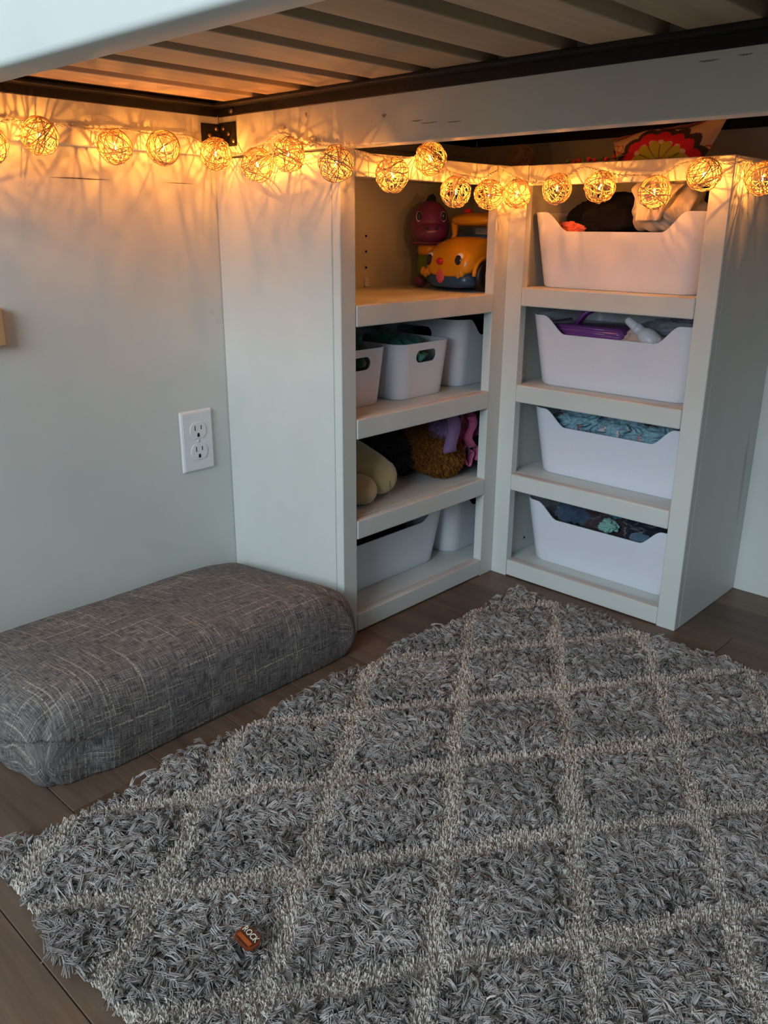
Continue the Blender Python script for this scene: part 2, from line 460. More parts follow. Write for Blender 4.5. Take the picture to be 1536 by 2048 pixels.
# =================================================================== STORAGE BINS
def sstep(t): t = max(0, min(1, t)); return t * t * (3 - 2 * t)
def bin_mesh(L, W, h, tap, r, dip_w, dip_s, dip_d, hole_w, hole_h, hole_z):
    """thin tapered shell, rounded corners, dips in the long sides, oblong grips in the short sides"""
    th = .0022; nc, nl, nw, nz = 8, 64, 8, 6
    def outline(Lx, Wy, rr):
        pts = []
        hx, hy = Lx / 2, Wy / 2
        for sx, sy, a0 in ((1, -1, -90), (1, 1, 0), (-1, 1, 90), (-1, -1, 180)):
            for i in range(nc + 1):
                a = math.radians(a0 + 90 * i / nc)
                pts.append((sx * (hx - rr) + rr * math.cos(a), sy * (hy - rr) + rr * math.sin(a)))
            # straight run to the next corner
            n = nw if (sx, sy) in ((1, -1), (-1, 1)) else nl
            nx = {(1, -1): (1, 1), (1, 1): (-1, 1), (-1, 1): (-1, -1), (-1, -1): (1, -1)}[(sx, sy)]
            p0 = pts[-1]; a = math.radians(a0 + 90)
            p1 = (nx[0] * (hx - rr) + rr * math.cos(a), nx[1] * (hy - rr) + rr * math.sin(a))
            for i in range(1, n):
                pts.append((p0[0] + (p1[0] - p0[0]) * i / n, p0[1] + (p1[1] - p0[1]) * i / n))
        return pts
    def ztop(p):
        if dip_d <= 0 or abs(p[1]) < W / 2 * .8: return h
        e = abs(p[0]) - dip_w / 2
        return h - dip_d * (1 - sstep(e / dip_s))
    top_o = outline(L, W, r); n = len(top_o)
    bot_o = outline(L - 2 * tap, W - 2 * tap, r * .85)
    top_i = outline(L - 2 * th, W - 2 * th, r - th * .5); bot_i = outline(L - 2 * tap - 2 * th, W - 2 * tap - 2 * th, r * .85 - th * .5)
    vs = []; fs = []
    def loop(po, pb, f, z0):
        o = len(vs)
        for a, b in zip(po, pb):
            zt = ztop(a); z = z0 + (zt - z0) * f; g = z / h
            vs.append((b[0] + (a[0] - b[0]) * g, b[1] + (a[1] - b[1]) * g, z))
        return o
    e = .004
    lo_base = len(vs); vs += [(p[0] * (1 - .02), p[1] * (1 - .025), 0) for p in bot_o]
    rings = [lo_base] + [loop(top_o, bot_o, f, e) for f in [i / nz for i in range(nz + 1)]]
    inner = [loop(top_i, bot_i, f, e + .002) for f in [i / nz for i in range(nz, -1, -1)]]
    allr = rings + inner
    for a, b in zip(allr[:-1], allr[1:]):
        for i in range(n):
            j = (i + 1) % n; fs.append((a + i, a + j, b + j, b + i))
    fs.append(tuple(range(lo_base, lo_base + n))[::-1]); fs.append(tuple(range(allr[-1], allr[-1] + n)))
    mb = MB(); mb.v = vs; mb.f = fs
    o = obj('bin_shell', mb.mesh('bin_shell', True), M_bin)
    out = []
    for i in range(24):
        a = 2 * math.pi * i / 24; c, s = math.cos(a), math.sin(a)
        rr = hole_h / 2
        out.append((math.copysign(hole_w / 2 - rr, c) + rr * c, hole_z + rr * s))
    cut = obj('cutter', MB().prism(out, 0, -L, L).mesh('cutter'), None)
    md = o.modifiers.new('grip', 'BOOLEAN'); md.object = cut; md.operation = 'DIFFERENCE'; md.solver = 'EXACT'
    dg = bpy.context.evaluated_depsgraph_get()
    me = bpy.data.meshes.new_from_object(o.evaluated_get(dg))
    bpy.data.objects.remove(cut); bpy.data.objects.remove(o)
    me.materials.clear(); me.materials.append(M_bin)
    tmp = bpy.data.objects.new('t', me); smooth_by_angle(tmp, 40); bpy.data.objects.remove(tmp)
    return me
HB = .133
big_me = bin_mesh(.342, .236, HB, .018, .034, .184, .043, .033, .095, .024, .104)
small_me = bin_mesh(.232, .152, .102, .010, .026, 0, .01, 0, .058, .023, .077)
def put_bin(me, loc, rz, label, grp):
    o = bpy.data.objects.new('storage_bin', me); COL.objects.link(o)
    o.location = loc; o.rotation_euler = (0, 0, rz)
    return tag(o, label, 'bin', grp)
R90 = -math.pi / 2
GB = 'wide white bins in the right bookcase'; GA = 'white bins in the left bookcase'
XB1, XB2 = .025 + .118, .043 + .118
bin1 = put_bin(big_me, (XB1, -.1985, SHB[0]), R90, 'wide white bin on the top shelf, heaped with dark and cream cloth', GB)
bin2 = put_bin(big_me, (XB1, -.2085, SHB[1]), R90, 'wide white bin with a purple pouch and spray bottle inside', GB)
bin3 = put_bin(big_me, (XB2, -.2130, SHB[2]), R90, 'wide white bin filled with light blue printed baby clothes', GB)
bin4 = put_bin(big_me, (XB2 - .004, -.2130, .032), R90, 'wide white bin on the bottom shelf of the right bookcase with dark clothes', GB)
bina = put_bin(small_me, (-.336, .058 + .116, SHA[1]), R90, 'small white bin half hidden behind the left stile, second shelf', GA)
binb = put_bin(small_me, (-.171, .048 + .116, SHA[1]), R90 + .02, 'small white bin with green cloth showing through its grip hole', GA)
binc = put_bin(big_me, (.097, .052 + .118, SHA[1]), 0, 'tall white bin deep in the corner on the second shelf', GA)
bind = put_bin(big_me, (-.2505, .055 + .118, .034), 0, 'wide white bin at the left of the lowest left shelf', GA)
bine = put_bin(big_me, (.097, .052 + .118, .034), 0, 'white bin at the right of the lowest left shelf', GA)

# =================================================================== CLOTH, PLUSH AND TOYS
def cloth_mat(name, col, rough=.85, scale=500, sheen=.3, var=.15):
    m, N, L, b = mat_new(name, rough, col, .15)
    v = mapping(N, L)
    f = noise_node(N, L, scale, 2, v); g = noise_node(N, L, 18, 3, v)
    c = ramp(N, L, g, [(.3, tuple(x * (1 - var) for x in col)), (.7, tuple(min(1, x * (1 + var)) for x in col))])
    L.new(c, b.inputs['Base Color']); b.inputs['Sheen Weight'].default_value = sheen
    bump(N, L, b, f, .3, .0006); return m

def crumple(c, r, seed, amp=.25, freq=2.2, fold=.35, foldf=5, sub=4, flat=None, dirv=(1, .3, .2)):
    """closed wad of cloth: an ellipsoid pushed into ridged folds"""
    bm = bmesh.new(); bmesh.ops.create_icosphere(bm, subdivisions=sub, radius=1)
    off = Vector((seed * 3.17, seed * 1.31, seed * .77)); d = Vector(dirv).normalized()
    for v in bm.verts:
        p = v.co.copy()
        n1 = mnoise.fractal(p * freq + off, .9, 2.0, 4)
        wv = p.dot(d) * foldf + 2.2 * mnoise.noise(p * 1.4 + off)
        rg = 1 - abs(math.sin(wv)); rg2 = 1 - abs(math.sin(wv * 1.9 + 4 * mnoise.noise(p * 2 + off * 2)))
        k = 1 + amp * n1 + fold * (.6 * rg + .4 * rg2 - .55)
        q = Vector((p.x * r[0], p.y * r[1], p.z * r[2])) * k + Vector(c)
        if flat is not None and q.z < flat: q.z = flat + (q.z - flat) * .02
        v.co = q
    return MB().bm(bm)

def put_cloth(name, loc, r, seed, mat, label, cat='cloth', grp=None, **kw):
    mb = crumple((0, 0, 0), r, seed, **kw)
    o = mb.build(name, mat, None, True); o.location = loc
    return tag(o, label, cat, grp)

# ---- bin 1: dark, coral and cream cloth
M_navy = cloth_mat('navy_cloth', (.006, .007, .012), .9, 500, 0)
M_coral = cloth_mat('coral_cloth', (.62, .13, .09))
M_cream = cloth_mat('cream_cloth', (.66, .60, .50), .75, 700)
G1 = 'clothes in the top right bin'
put_cloth('dark_garment', (.145, -.150, .705), (.075, .100, .052), 3, M_navy, 'dark navy garment bunched in the top right bin', 'clothing', G1, flat=-.07, amp=.2, fold=.22)
put_cloth('dark_garment', (.19, -.285, .715), (.05, .06, .055), 8, M_navy, 'dark garment behind the cream cloth in the top right bin', 'clothing', G1, amp=.2, fold=.2)
put_cloth('coral_cloth', (.058, -.098, .690), (.012, .027, .013), 5, M_coral, 'small coral red cloth peeking over the top right bin', 'cloth', G1, foldf=4, dirv=(0, 1, .2), fold=.28, amp=.3, sub=5)
def cream_bundle():
    bm = bmesh.new(); bmesh.ops.create_icosphere(bm, subdivisions=6, radius=1)
    off = Vector((4.2, 1.1, 2.7))
    for v in bm.verts:
        p = v.co.copy()
        ang = math.atan2(p.z + .9, p.y + .55)
        wv = 9 * ang + 1.5 * p.x + 1.5 * mnoise.noise(p * 1.2 + off)
        rg = .5 + .5 * math.sin(wv); rg2 = .5 + .5 * math.sin(2.1 * wv + 3 * mnoise.noise(p * 1.8 + off))
        k = 1 + .16 * (rg - .5) + .08 * (rg2 - .5) + .26 * mnoise.fractal(p * 1.3 + off, 1, 2, 2)
        v.co = Vector((p.x * .045, p.y * .066, p.z * .048)) * k
    return MB().bm(bm)
o = cream_bundle().build('cream_cloth', M_cream, None, True); o.location = (.082, -.272, .732)
tag(o, 'cream white cloth gathered in folds over the top right bin', 'cloth', G1)
drape = []
for j in range(25):
    for i in range(33):
        u = i / 32; v = j / 24
        fold = .0065 * math.sin(u * 17 + 2.0 * v) + .003 * math.sin(u * 31 + 1)
        yy = (.5 - u) * (.085 - .040 * v) + .012 * v
        ww = min(1, v * 1.6)
        drape.append((-.036 - .016 * math.sin(ww * 1.5) + fold * (.4 + .6 * v), yy, .030 - .058 * v ** 1.2))
mbd = MB().add(drape, [(j * 33 + i, j * 33 + i + 1, (j + 1) * 33 + i + 1, (j + 1) * 33 + i) for j in range(24) for i in range(32)])
bmd = bmesh.new(); bmd.from_mesh(mbd.mesh('d')); bmesh.ops.solidify(bmd, geom=bmd.faces[:], thickness=.0016)
dr = MB().bm(bmd).build('cream_drape', M_cream, o, True)

# ---- bin 2: purple pouch, spray bottle, tissue
mp_, N_, L_, bb = mat_new('purple_vinyl', .15, (.23, .07, .30), .6)
bump(N_, L_, bb, noise_node(N_, L_, 30, 3, mapping(N_, L_)), .3, .003)
bb.inputs['Coat Weight'].default_value = .5
pz = SHB[1]
po = thing('purple_pouch', 'shiny purple zip pouch lying in the second right bin', 'pouch', (.112, -.140, pz + .100), 0)
mb = MB().box((-.06, -.082, -.02), (.06, .082, .016), .012, 4)
p0 = mb.build('pouch_body', mp_, po); smooth_by_angle(p0, 60)
for k_, z in enumerate((-.006, .004, .012)):
    MB().tube([(-.0605, -.076, z), (-.0612, 0, z + .001), (-.0605, .076, z - .001)], .0016, 6).build('piping', mp_, po, True)
mb = MB()
for q in range(2):
    mb.tube([(-.03 + q * .01, .028, .018), (-.034 + q * .01, .012, .036), (-.02 + q * .01, -.01, .05)], .0045, 8)
mb.build('strap', mp_, po, True)
sb = thing('spray_bottle', 'small white spray bottle leaning in the second right bin', 'bottle', (.066, -.255, pz + .112), rot=(-.9, -.25, 0))
M_spray = plain('spray_plastic', (.72, .75, .80), .3, 200, .02, 0)
MB().tube([(0, 0, -.05), (0, 0, -.012), (0, 0, -.004), (0, 0, .004)], [.018, .018, .015, .010], 20).build('bottle_body', M_spray, sb, True)
MB().tube([(0, 0, .003), (0, 0, .016)], .0105, 18).build('collar', M_spray, sb, True)
MB().tube([(0, 0, .016), (0, 0, .019), (0, 0, .034), (0, 0, .038)], [.009, .0085, .0072, .005], 16).build('cap', M_spray, sb, True)
M_tissue = cloth_mat('peach_tissue', (.68, .48, .40), .7)
M_lgrey = cloth_mat('grey_cloth', (.30, .30, .34), .85)
put_cloth('peach_cloth', (.075, -.255, pz + .085), (.026, .05, .03), 12, M_tissue, 'peach tissue cloth below the spray bottle', 'cloth', None, foldf=8, sub=5)
put_cloth('grey_cloth', (.165, -.275, pz + .100), (.055, .068, .03), 14, M_lgrey, 'pale grey ruffled cloth at the back of the second right bin', 'cloth', None, foldf=9, fold=.5, sub=5)

# ---- painted prints: dense sheet with a colour per corner
def print_mat(name, rough=.8):
    m, N, L, b = mat_new(name, rough, (.5, .5, .5), .2)
    at = N.new('ShaderNodeAttribute'); at.attribute_name = 'print'
    L.new(at.outputs['Color'], b.inputs['Base Color'])
    f = noise_node(N, L, 700, 2, mapping(N, L)); bump(N, L, b, f, .3, .0006); return m
M_print = print_mat('printed_fabric')
def set_print(o, fn, key=None):
    me = o.data; at = me.color_attributes.new('print', 'FLOAT_COLOR', 'POINT')
    n = len(me.vertices); src = key if key is not None else [v.co for v in me.vertices]
    at.data.foreach_set('color', np.array([(*fn(p), 1.0) for p in src], dtype=np.float32).ravel())

# ---- bin 3: light blue clothes with prints
BLUE = (.25, .42, .50)
def baby_print(seed):
    rs = random.Random(seed); spots = [(rs.uniform(-.09, .09), rs.uniform(-.17, .17), rs.choice([(.55, .18, .20), (.60, .56, .55), (.60, .30, .30), (.24, .05, .12)]), rs.uniform(.0035, .008)) for _ in range(34)]
    def fn(p):
        n = mnoise.noise(Vector(p) * 25); c = tuple(x * (1 + .12 * n) for x in BLUE)
        for x, y, cc, rr in spots:
            d = math.hypot(p[0] - x, p[1] - y) * (1 + .35 * math.sin(4 * math.atan2(p[1] - y, p[0] - x)))
            if d < rr: return cc
            if d < rr * 1.22: return (.05, .06, .08)
        return c
    return fn
G3 = 'baby clothes in the third right bin'
for k_, (l, r, sd, lab) in enumerate((((.120, -.122, SHB[2] + .100), (.05, .062, .030), 31, 'light blue baby garment at the left of the third right bin'),
                                     ((.115, -.215, SHB[2] + .098), (.05, .060, .030), 32, 'light blue printed baby garment in the middle of the third right bin'),
                                     ((.115, -.305, SHB[2] + .096), (.05, .050, .030), 33, 'light blue printed baby garment at the right of the third right bin'))):
    o = put_cloth('baby_garment', l, r, sd, M_print, lab, 'clothing', G3, sub=6, foldf=6, fold=.3, amp=.16, dirv=(.3, 1, .2))
    set_print(o, baby_print(40 + k_))
# ---- bin 4: jeans, dark brown, mint
M_denim = cloth_mat('denim', (.045, .075, .13), .9, 900)
M_dbrown = cloth_mat('dark_brown_cloth', (.045, .032, .035), .9)
M_mint = cloth_mat('mint_cloth', (.22, .45, .40), .8)
M_teal = cloth_mat('teal_cloth', (.03, .16, .22), .8)
M_dnavy = cloth_mat('dark_blue_cloth', (.012, .016, .034), .9)
G4 = 'clothes in the bottom right bin'; z4 = .032
put_cloth('jeans', (.120, -.130, z4 + .104), (.05, .048, .028), 51, M_denim, 'folded blue denim at the left of the bottom right bin', 'clothing', G4, sub=5)
put_cloth('brown_garment', (.125, -.205, z4 + .098), (.05, .055, .034), 52, M_dbrown, 'dark brown garment in the middle of the bottom right bin', 'clothing', G4, sub=5)
put_cloth('mint_cloth', (.080, -.218, z4 + .104), (.016, .022, .013), 53, M_mint, 'mint green cloth strip on the dark clothes', 'cloth', G4, foldf=4, fold=.3, amp=.35, sub=5)
put_cloth('teal_cloth', (.105, -.222, z4 + .124), (.018, .018, .010), 54, M_teal, 'small teal cloth on the dark clothes', 'cloth', G4, fold=.25, foldf=3)
put_cloth('navy_garment', (.125, -.295, z4 + .100), (.055, .060, .034), 55, M_dnavy, 'dark navy garment at the right of the bottom right bin', 'clothing', G4, sub=5)
put_cloth('jeans', (.072, -.295, z4 + .095), (.012, .024, .014), 56, cloth_mat('light_denim', (.09, .16, .24), .9, 900), 'small light denim fold at the right of the bottom right bin', 'clothing', G4, fold=.2)
# ---- bins a, b: dark green and teal cloth; c, e dark
M_green = cloth_mat('dark_green_cloth', (.020, .085, .060), .55)
M_jade = cloth_mat('jade_cloth', (.05, .24, .17), .45)
put_cloth('green_cloth', (-.335, .150, SHA[1] + .088), (.060, .080, .066), 61, M_green, 'dark green cloth heaped in the leftmost small bin', 'cloth', 'green cloth in the small bins', sub=5, flat=-.06)
put_cloth('green_cloth', (-.172, .143, SHA[1] + .066), (.052, .086, .044), 62, M_jade, 'jade green cloth inside the small bin with the visible grip', 'cloth', 'green cloth in the small bins', sub=5, flat=-.05)
put_cloth('dark_cloth', (.08, .17, SHA[1] + .075), (.12, .085, .045), 63, M_navy, 'dark cloth inside the deep corner bin', 'cloth', None, sub=5, amp=.15, fold=.2)
put_cloth('dark_cloth', (-.26, .17, .034 + .075), (.13, .085, .038), 64, M_navy, 'dark cloth inside the lowest left bin', 'cloth', None, amp=.12, fold=.15)
put_cloth('brown_cloth', (.07, .17, .034 + .075), (.12, .085, .040), 65, M_dbrown, 'dark brown cloth in the right bin of the lowest left shelf', 'cloth', None, amp=.12, fold=.15)

# ---- strands (fur, rug pile)
def strand_mesh(P, T, Nn, Ln, Hh, curl, r0, r1, nseg=3, rng=RNG, droop=.8, colr=None, fr=2.2, ph=None):
    n = len(P); t = np.linspace(0, 1, nseg + 1)
    Bn = np.cross(Nn, T); ph = rng.uniform(0, 6.28, n) if ph is None else ph
    def pos(tt):
        return (P + T * (Ln * tt ** 1.15)[:, None] + Nn * (Hh * np.sin(np.pi * droop * tt))[:, None]
                + Bn * (curl * tt * np.sin(fr * np.pi * tt + ph))[:, None])
    V = np.zeros((n, nseg + 1, 3, 3), dtype=np.float32)
    for i, ti in enumerate(t):
        c = pos(np.full(n, ti)); d = pos(np.full(n, min(1, ti + .05))) - pos(np.full(n, max(0, ti - .05)))
        d /= np.linalg.norm(d, axis=1)[:, None] + 1e-9
        e1 = np.cross(d, Nn + .01); e1 /= np.linalg.norm(e1, axis=1)[:, None] + 1e-9
        e2 = np.cross(d, e1); r = (r0 + (r1 - r0) * ti)
        for j in range(3):
            a = 2 * np.pi * j / 3
            V[:, i, j] = c + (e1 * math.cos(a) + e2 * math.sin(a)) * (r if np.isscalar(r) else r[:, None])
    vs = V.reshape(-1, 3)
    base_i = (np.arange(n) * (nseg + 1) * 3)[:, None, None]
    q = []
    for i in range(nseg):
        for j in range(3):
            k2 = (j + 1) % 3
            q.append((i * 3 + j, i * 3 + k2, (i + 1) * 3 + k2, (i + 1) * 3 + j))
    q = np.array(q)[None] + base_i
    q = q.reshape(-1, 4).astype(np.int32)
    me = bpy.data.meshes.new('strands')
    me.vertices.add(len(vs)); me.vertices.foreach_set('co', vs.ravel())
    me.loops.add(q.size); me.loops.foreach_set('vertex_index', q.ravel())
    me.polygons.add(len(q)); me.polygons.foreach_set('loop_start', np.arange(0, q.size, 4, dtype=np.int32))
    try: me.polygons.foreach_set('loop_total', np.full(len(q), 4, dtype=np.int32))
    except Exception: pass
    me.polygons.foreach_set('use_smooth', np.ones(len(q), dtype=bool))
    me.update(calc_edges=True)
    if colr is not None:
        at = me.attributes.new('tone', 'FLOAT', 'POINT')
        at.data.foreach_set('value', np.repeat(colr, (nseg + 1) * 3).astype(np.float32))
    return me
def fur_mat(name, dark, light, rough=.9, sheen=.0):
    m, N, L, b = mat_new(name, rough, light, .1)
    at = N.new('ShaderNodeAttribute'); at.attribute_name = 'tone'
    L.new(ramp(N, L, at.outputs['Fac'], [(0, dark), (1, light)]), b.inputs['Base Color'])
    b.inputs['Sheen Weight'].default_value = sheen
    return m

def limb(pts, rad, seed, lump=.06, n=28, rings=26):
    """soft stuffed limb along a bent path with round ends"""
    pts = [Vector(p) for p in pts]
    def at(t):
        s = t * (len(pts) - 1); i = min(int(s), len(pts) - 2); f = s - i
        p0, p1, p2, p3 = pts[max(i - 1, 0)], pts[i], pts[i + 1], pts[min(i + 2, len(pts) - 1)]
        return .5 * ((2 * p1) + (p2 - p0) * f + (2 * p0 - 5 * p1 + 4 * p2 - p3) * f * f + (3 * p1 - p0 - 3 * p2 + p3) * f ** 3), rad[i] + (rad[i + 1] - rad[i]) * f
    path = []; rr = []
    p, r0 = at(0); t0 = (at(.02)[0] - p).normalized()
    for a in (0.05, .3, .6, .9, 1.2): path.append(p - t0 * r0 * math.cos(a)); rr.append(r0 * math.sin(a))
    for i in range(rings + 1):
        q, r = at(i / rings); path.append(q); rr.append(r)
    p, r1 = at(1); t1 = (p - at(.98)[0]).normalized()
    for a in (1.2, .9, .6, .3, .05): path.append(p + t1 * r1 * math.cos(a)); rr.append(r1 * math.sin(a))
    mb = MB().tube(path, rr, n)
    out = []
    for v in mb.v:
        q = Vector(v); k_ = mnoise.noise(q * 22 + Vector((seed, 0, 0))) * lump * max(rad)
        out.append((q.x + k_, q.y + k_ * .4, q.z + k_ * .6))
    mb.v = out; return mb

z3 = SHA[2]
M_plush = cloth_mat('cream_plush', (.52, .40, .20), .95, 900, .6)
pl1 = thing('cream_plush_toy', 'cream soft plush toy with two stubby legs on the third left shelf', 'plush toy', (-.36, .14, z3))
limb([(-.014, .03, .092), (.012, .01, .090), (.055, -.03, .066), (.088, -.068, .040)], [.036, .042, .041, .034], 1).build('leg', M_plush, pl1, True)
MB().tube([(.101 + .0 * math.cos(a) + .027 * math.cos(a) * .72, -.083 + .027 * math.cos(a) * .69, .031 + .026 * math.sin(a)) for a in [2 * math.pi * i / 30 for i in range(30)]], .0008, 5, True).build('foot_seam', cloth_mat('seam_thread', (.26, .19, .09)), pl1, True)
limb([(-.022, .0, .04), (-.010, -.04, .034), (.030, -.082, .028)], [.030, .030, .027], 2).build('leg', M_plush, pl1, True)
limb([(-.004, .09, .05), (.03, .08, .06)], [.048, .05], 3).build('body', M_plush, pl1, True)
M_blackpl = cloth_mat('black_plush', (.008, .008, .010), .95, 800, .2)
bp2 = thing('black_plush_toy', 'black plush toy lying behind the cream plush', 'plush toy', (-.19, .17, z3))
limb([(-.065, .02, .075), (0, .0, .065), (.05, -.022, .048)], [.07, .062, .046], 5).build('body', M_blackpl, bp2, True)
# shaggy brown toy
br_t = thing('brown_plush_toy', 'shaggy orange-brown plush toy on the third left shelf', 'plush toy', (-.085, .11, z3))
M_brskin = cloth_mat('brown_plush_base', (.16, .06, .015), .95)
lb = limb([(-.045, .085, .085), (-.020, .03, .070), (-.004, -.035, .046)], [.052, .046, .042], 9, .03)
body = lb.build('body', M_brskin, br_t, True)
def fur_on(me, n, length, r, seed, lean=(0, 0, -1), curl=.002):
    rng = np.random.default_rng(seed); me.calc_loop_triangles()
    tri = np.array([t.vertices[:] for t in me.loop_triangles]); vc = np.array([v.co[:] for v in me.vertices])
    a, b, c = vc[tri[:, 0]], vc[tri[:, 1]], vc[tri[:, 2]]
    nr = np.cross(b - a, c - a); ar = np.linalg.norm(nr, axis=1)
    ok = ar > 1e-12; a, b, c, nr, ar = a[ok], b[ok], c[ok], nr[ok], ar[ok]
    idx = rng.choice(len(ar), n, p=ar / ar.sum()); u = rng.random(n); v = rng.random(n); fl = u + v > 1; u[fl] = 1 - u[fl]; v[fl] = 1 - v[fl]
    P = a[idx] + (b - a)[idx] * u[:, None] + (c - a)[idx] * v[:, None]; Nn = nr[idx] / ar[idx][:, None]
    D = np.array(lean)[None] + rng.normal(0, .9, (n, 3)); T = D - Nn * (D * Nn).sum(1)[:, None]; T /= np.linalg.norm(T, axis=1)[:, None] + 1e-9
    Ln = length * rng.uniform(.6, 1.2, n)
    return strand_mesh(P, T, Nn, Ln * .75, Ln * .8, np.full(n, curl), r, r * .4, 3, rng, .6, rng.random(n))
o = obj('fur', fur_on(body.data, 7500, .010, .0009, 4), fur_mat('brown_fur', (.13, .045, .010), (.42, .17, .035)), br_t); o['kind'] = 'stuff'
o = obj('fur', fur_on(bp2.children[0].data, 3000, .008, .0009, 5), fur_mat('black_fur', (.004, .004, .005), (.016, .016, .018)), bp2); o['kind'] = 'stuff'
# pink satin + lilac cloth
M_pink = cloth_mat('pink_satin', (.46, .10, .22), .35, 300, .2)
M_lilac = cloth_mat('lilac_cloth', (.17, .11, .22), .6, 500, .1)
o = put_cloth('pink_satin', (-.034, .078, z3 + .094), (.044, .036, .050), 71, M_pink, 'pink satin cloth with a curled edge in the corner of the third left shelf', 'cloth', None, sub=5, foldf=7, fold=.45)
def ribbon(path, wdir, wid, th=.0012):
    vs = []; fs = []; k_ = len(path); wd = Vector(wdir)
    for p in path:
        p = Vector(p); vs += [p - wd * wid / 2, p + wd * wid / 2]
    for i in range(k_ - 1): fs.append((2 * i, 2 * i + 1, 2 * i + 3, 2 * i + 2))
    me = MB().add(vs, fs)
    bm = bmesh.new(); m0 = me.mesh('r', True); bm.from_mesh(m0)
    bmesh.ops.solidify(bm, geom=bm.faces[:], thickness=th); r_ = MB().bm(bm); return r_
pp = []
for i in range(40):
    a = 2 * math.pi * i / 39 * 1.25 - .4; r_ = .030 - .0005 * i + .004 * math.sin(3 * a)
    pp.append((-.010 + r_ * .55 * math.cos(a) * .9, -.036 - r_ * .35 * math.cos(a), -.050 + r_ * 1.05 * math.sin(a)))
ribbon(pp, (.35, .9, .1), .024).build('curled_edge', M_pink, o, True)
pp = [( -.020 + .008 * math.sin(i * .5), -.05, .03 - .0042 * i) for i in range(16)]
ribbon(pp, (.8, -.55, .1), .018).build('folded_band', M_pink, o, True)
o = put_cloth('lilac_cloth', (-.096, .066, z3 + .106), (.022, .032, .030), 73, M_lilac, 'lilac cloth draped on the brown plush toy', 'cloth', None, sub=5, foldf=10, fold=.35, dirv=(.9, -.3, .3))
pp = [(-.028 + .010 * math.sin(i * .35), -.040 - .0008 * i, .036 - .0052 * i) for i in range(15)]
ribbon(pp, (.75, -.6, .15), .026).build('hem', M_lilac, o, True)

# ---- toy car
M_yel = plain('yellow_plastic', (.70, .32, .012), .25, 200, .03, 0, spec=.5)
M_blue = plain('blue_plastic', (.012, .075, .19), .25, 200, .05, 0, spec=.5)
M_black = plain('black_rubber', (.008, .009, .012), .4, 200, .1, 0)
M_red = plain('red_plastic', (.60, .02, .04), .25, 200, .03, 0)
M_pinkp = plain('pink_plastic', (.60, .10, .14), .3, 200, .03, 0)
M_eyew = plain('eye_white', (.78, .78, .80), .2, 200, .02, 0)
M_eyeb = plain('eye_dark', (.012, .012, .05), .1, 200, .02, 0, spec=.8)
car = thing('toy_car', 'yellow and blue toy car with a smiling face on the top left shelf', 'toy car', (.045, .1005, SHA[0]), -.06)
def loft(secs, n=28, ex=3.0):
    """secs: (x, half_width, z_low, z_high) -> superellipse sections along x"""
    vs = []; fs = []
    for x, hw, z0, z1 in secs:
        for j in range(n):
            a = 2 * math.pi * j / n; c, s = math.cos(a), math.sin(a)
            vs.append((x, hw * math.copysign(abs(c) ** (2 / ex), c), (z0 + z1) / 2 + (z1 - z0) / 2 * math.copysign(abs(s) ** (2 / ex), s)))
    k_ = len(secs)
    for i in range(k_ - 1):
        for j in range(n):
            fs.append((i * n + j, i * n + (j + 1) % n, (i + 1) * n + (j + 1) % n, (i + 1) * n + j))
    fs.append(tuple(range(n))); fs.append(tuple((k_ - 1) * n + j for j in range(n)))
    return MB().add(vs, fs)
loft([(-.098, .03, .012, .026), (-.095, .048, .008, .034), (-.085, .056, .006, .038), (-.03, .06, .005, .040), (.06, .06, .005, .042), (.09, .055, .01, .04)]).build('chassis', M_blue, car, True)
loft([(-.100, .036, .030, .054), (-.098, .048, .028, .066), (-.090, .057, .027, .080), (-.072, .061, .027, .093), (-.045, .062, .030, .101), (-.022, .062, .034, .101), (.0, .062, .038, .092), (.07, .062, .038, .084), (.09, .05, .04, .07)], 32, 2.8).build('body', M_yel, car, True)
loft([(-.024, .05, .092, .1045), (-.015, .052, .09, .1055), (.075, .052, .08, .099)], 24, 3).build('dashboard', M_blue, car, True)
loft([(-.036, .040, .126, .136), (-.030, .050, .122, .140), (-.01, .056, .120, .146), (.04, .056, .120, .148), (.078, .05, .122, .142)], 28, 2.8).build('roof', M_yel, car, True)
for sx, sy in ((-.022, -.047), (-.022, .047), (.066, -.047), (.066, .047)):
    MB().tube([(sx - .006, sy, .084), (sx, sy * .99, .104), (sx - .002, sy * .97, .128)], [.0075, .0055, .0075], 12).build('roof_post', M_yel, car, True)
MB().box((.03, -.04, .09), (.04, .04, .122), .004, 2).build('seat', M_slat, car)
for sy in (-.034, .026):
    MB().tube([(-.008, sy, .146), (-.008, sy, .153)], [.008, .0065], 16).build('roof_lamp', M_red, car, True)
for k_, sy in enumerate((-.036, .046)):
    e_ = MB().sphere((-.0915, sy * .92, .0570), (.0075, .0135, .0155), 24, 14).build('eye', M_eyew, car, True)
    MB().sphere((-.0965, sy * .92 + .001, .0570), (.0045, .0095, .0112), 20, 12).build('pupil', M_eyeb, e_, True)
MB().sphere((-.1015, .012, .0560), (.005, .0082, .0065), 20, 12).build('nose', M_red, car, True)
MB().sphere((-.0985, .012, .028), (.004, .0105, .0135), 18, 10).build('tongue', M_pinkp, car, True)
for sy in (-.032, .055):
    pw = MB()
    for q in range(3):
        pw.sphere((-.094, sy + (q - 1) * .0075, .036 - .0035 * (q == 1)), (.007, .0052, .0085), 14, 8)
    pw.build('paw', M_yel, car, True)
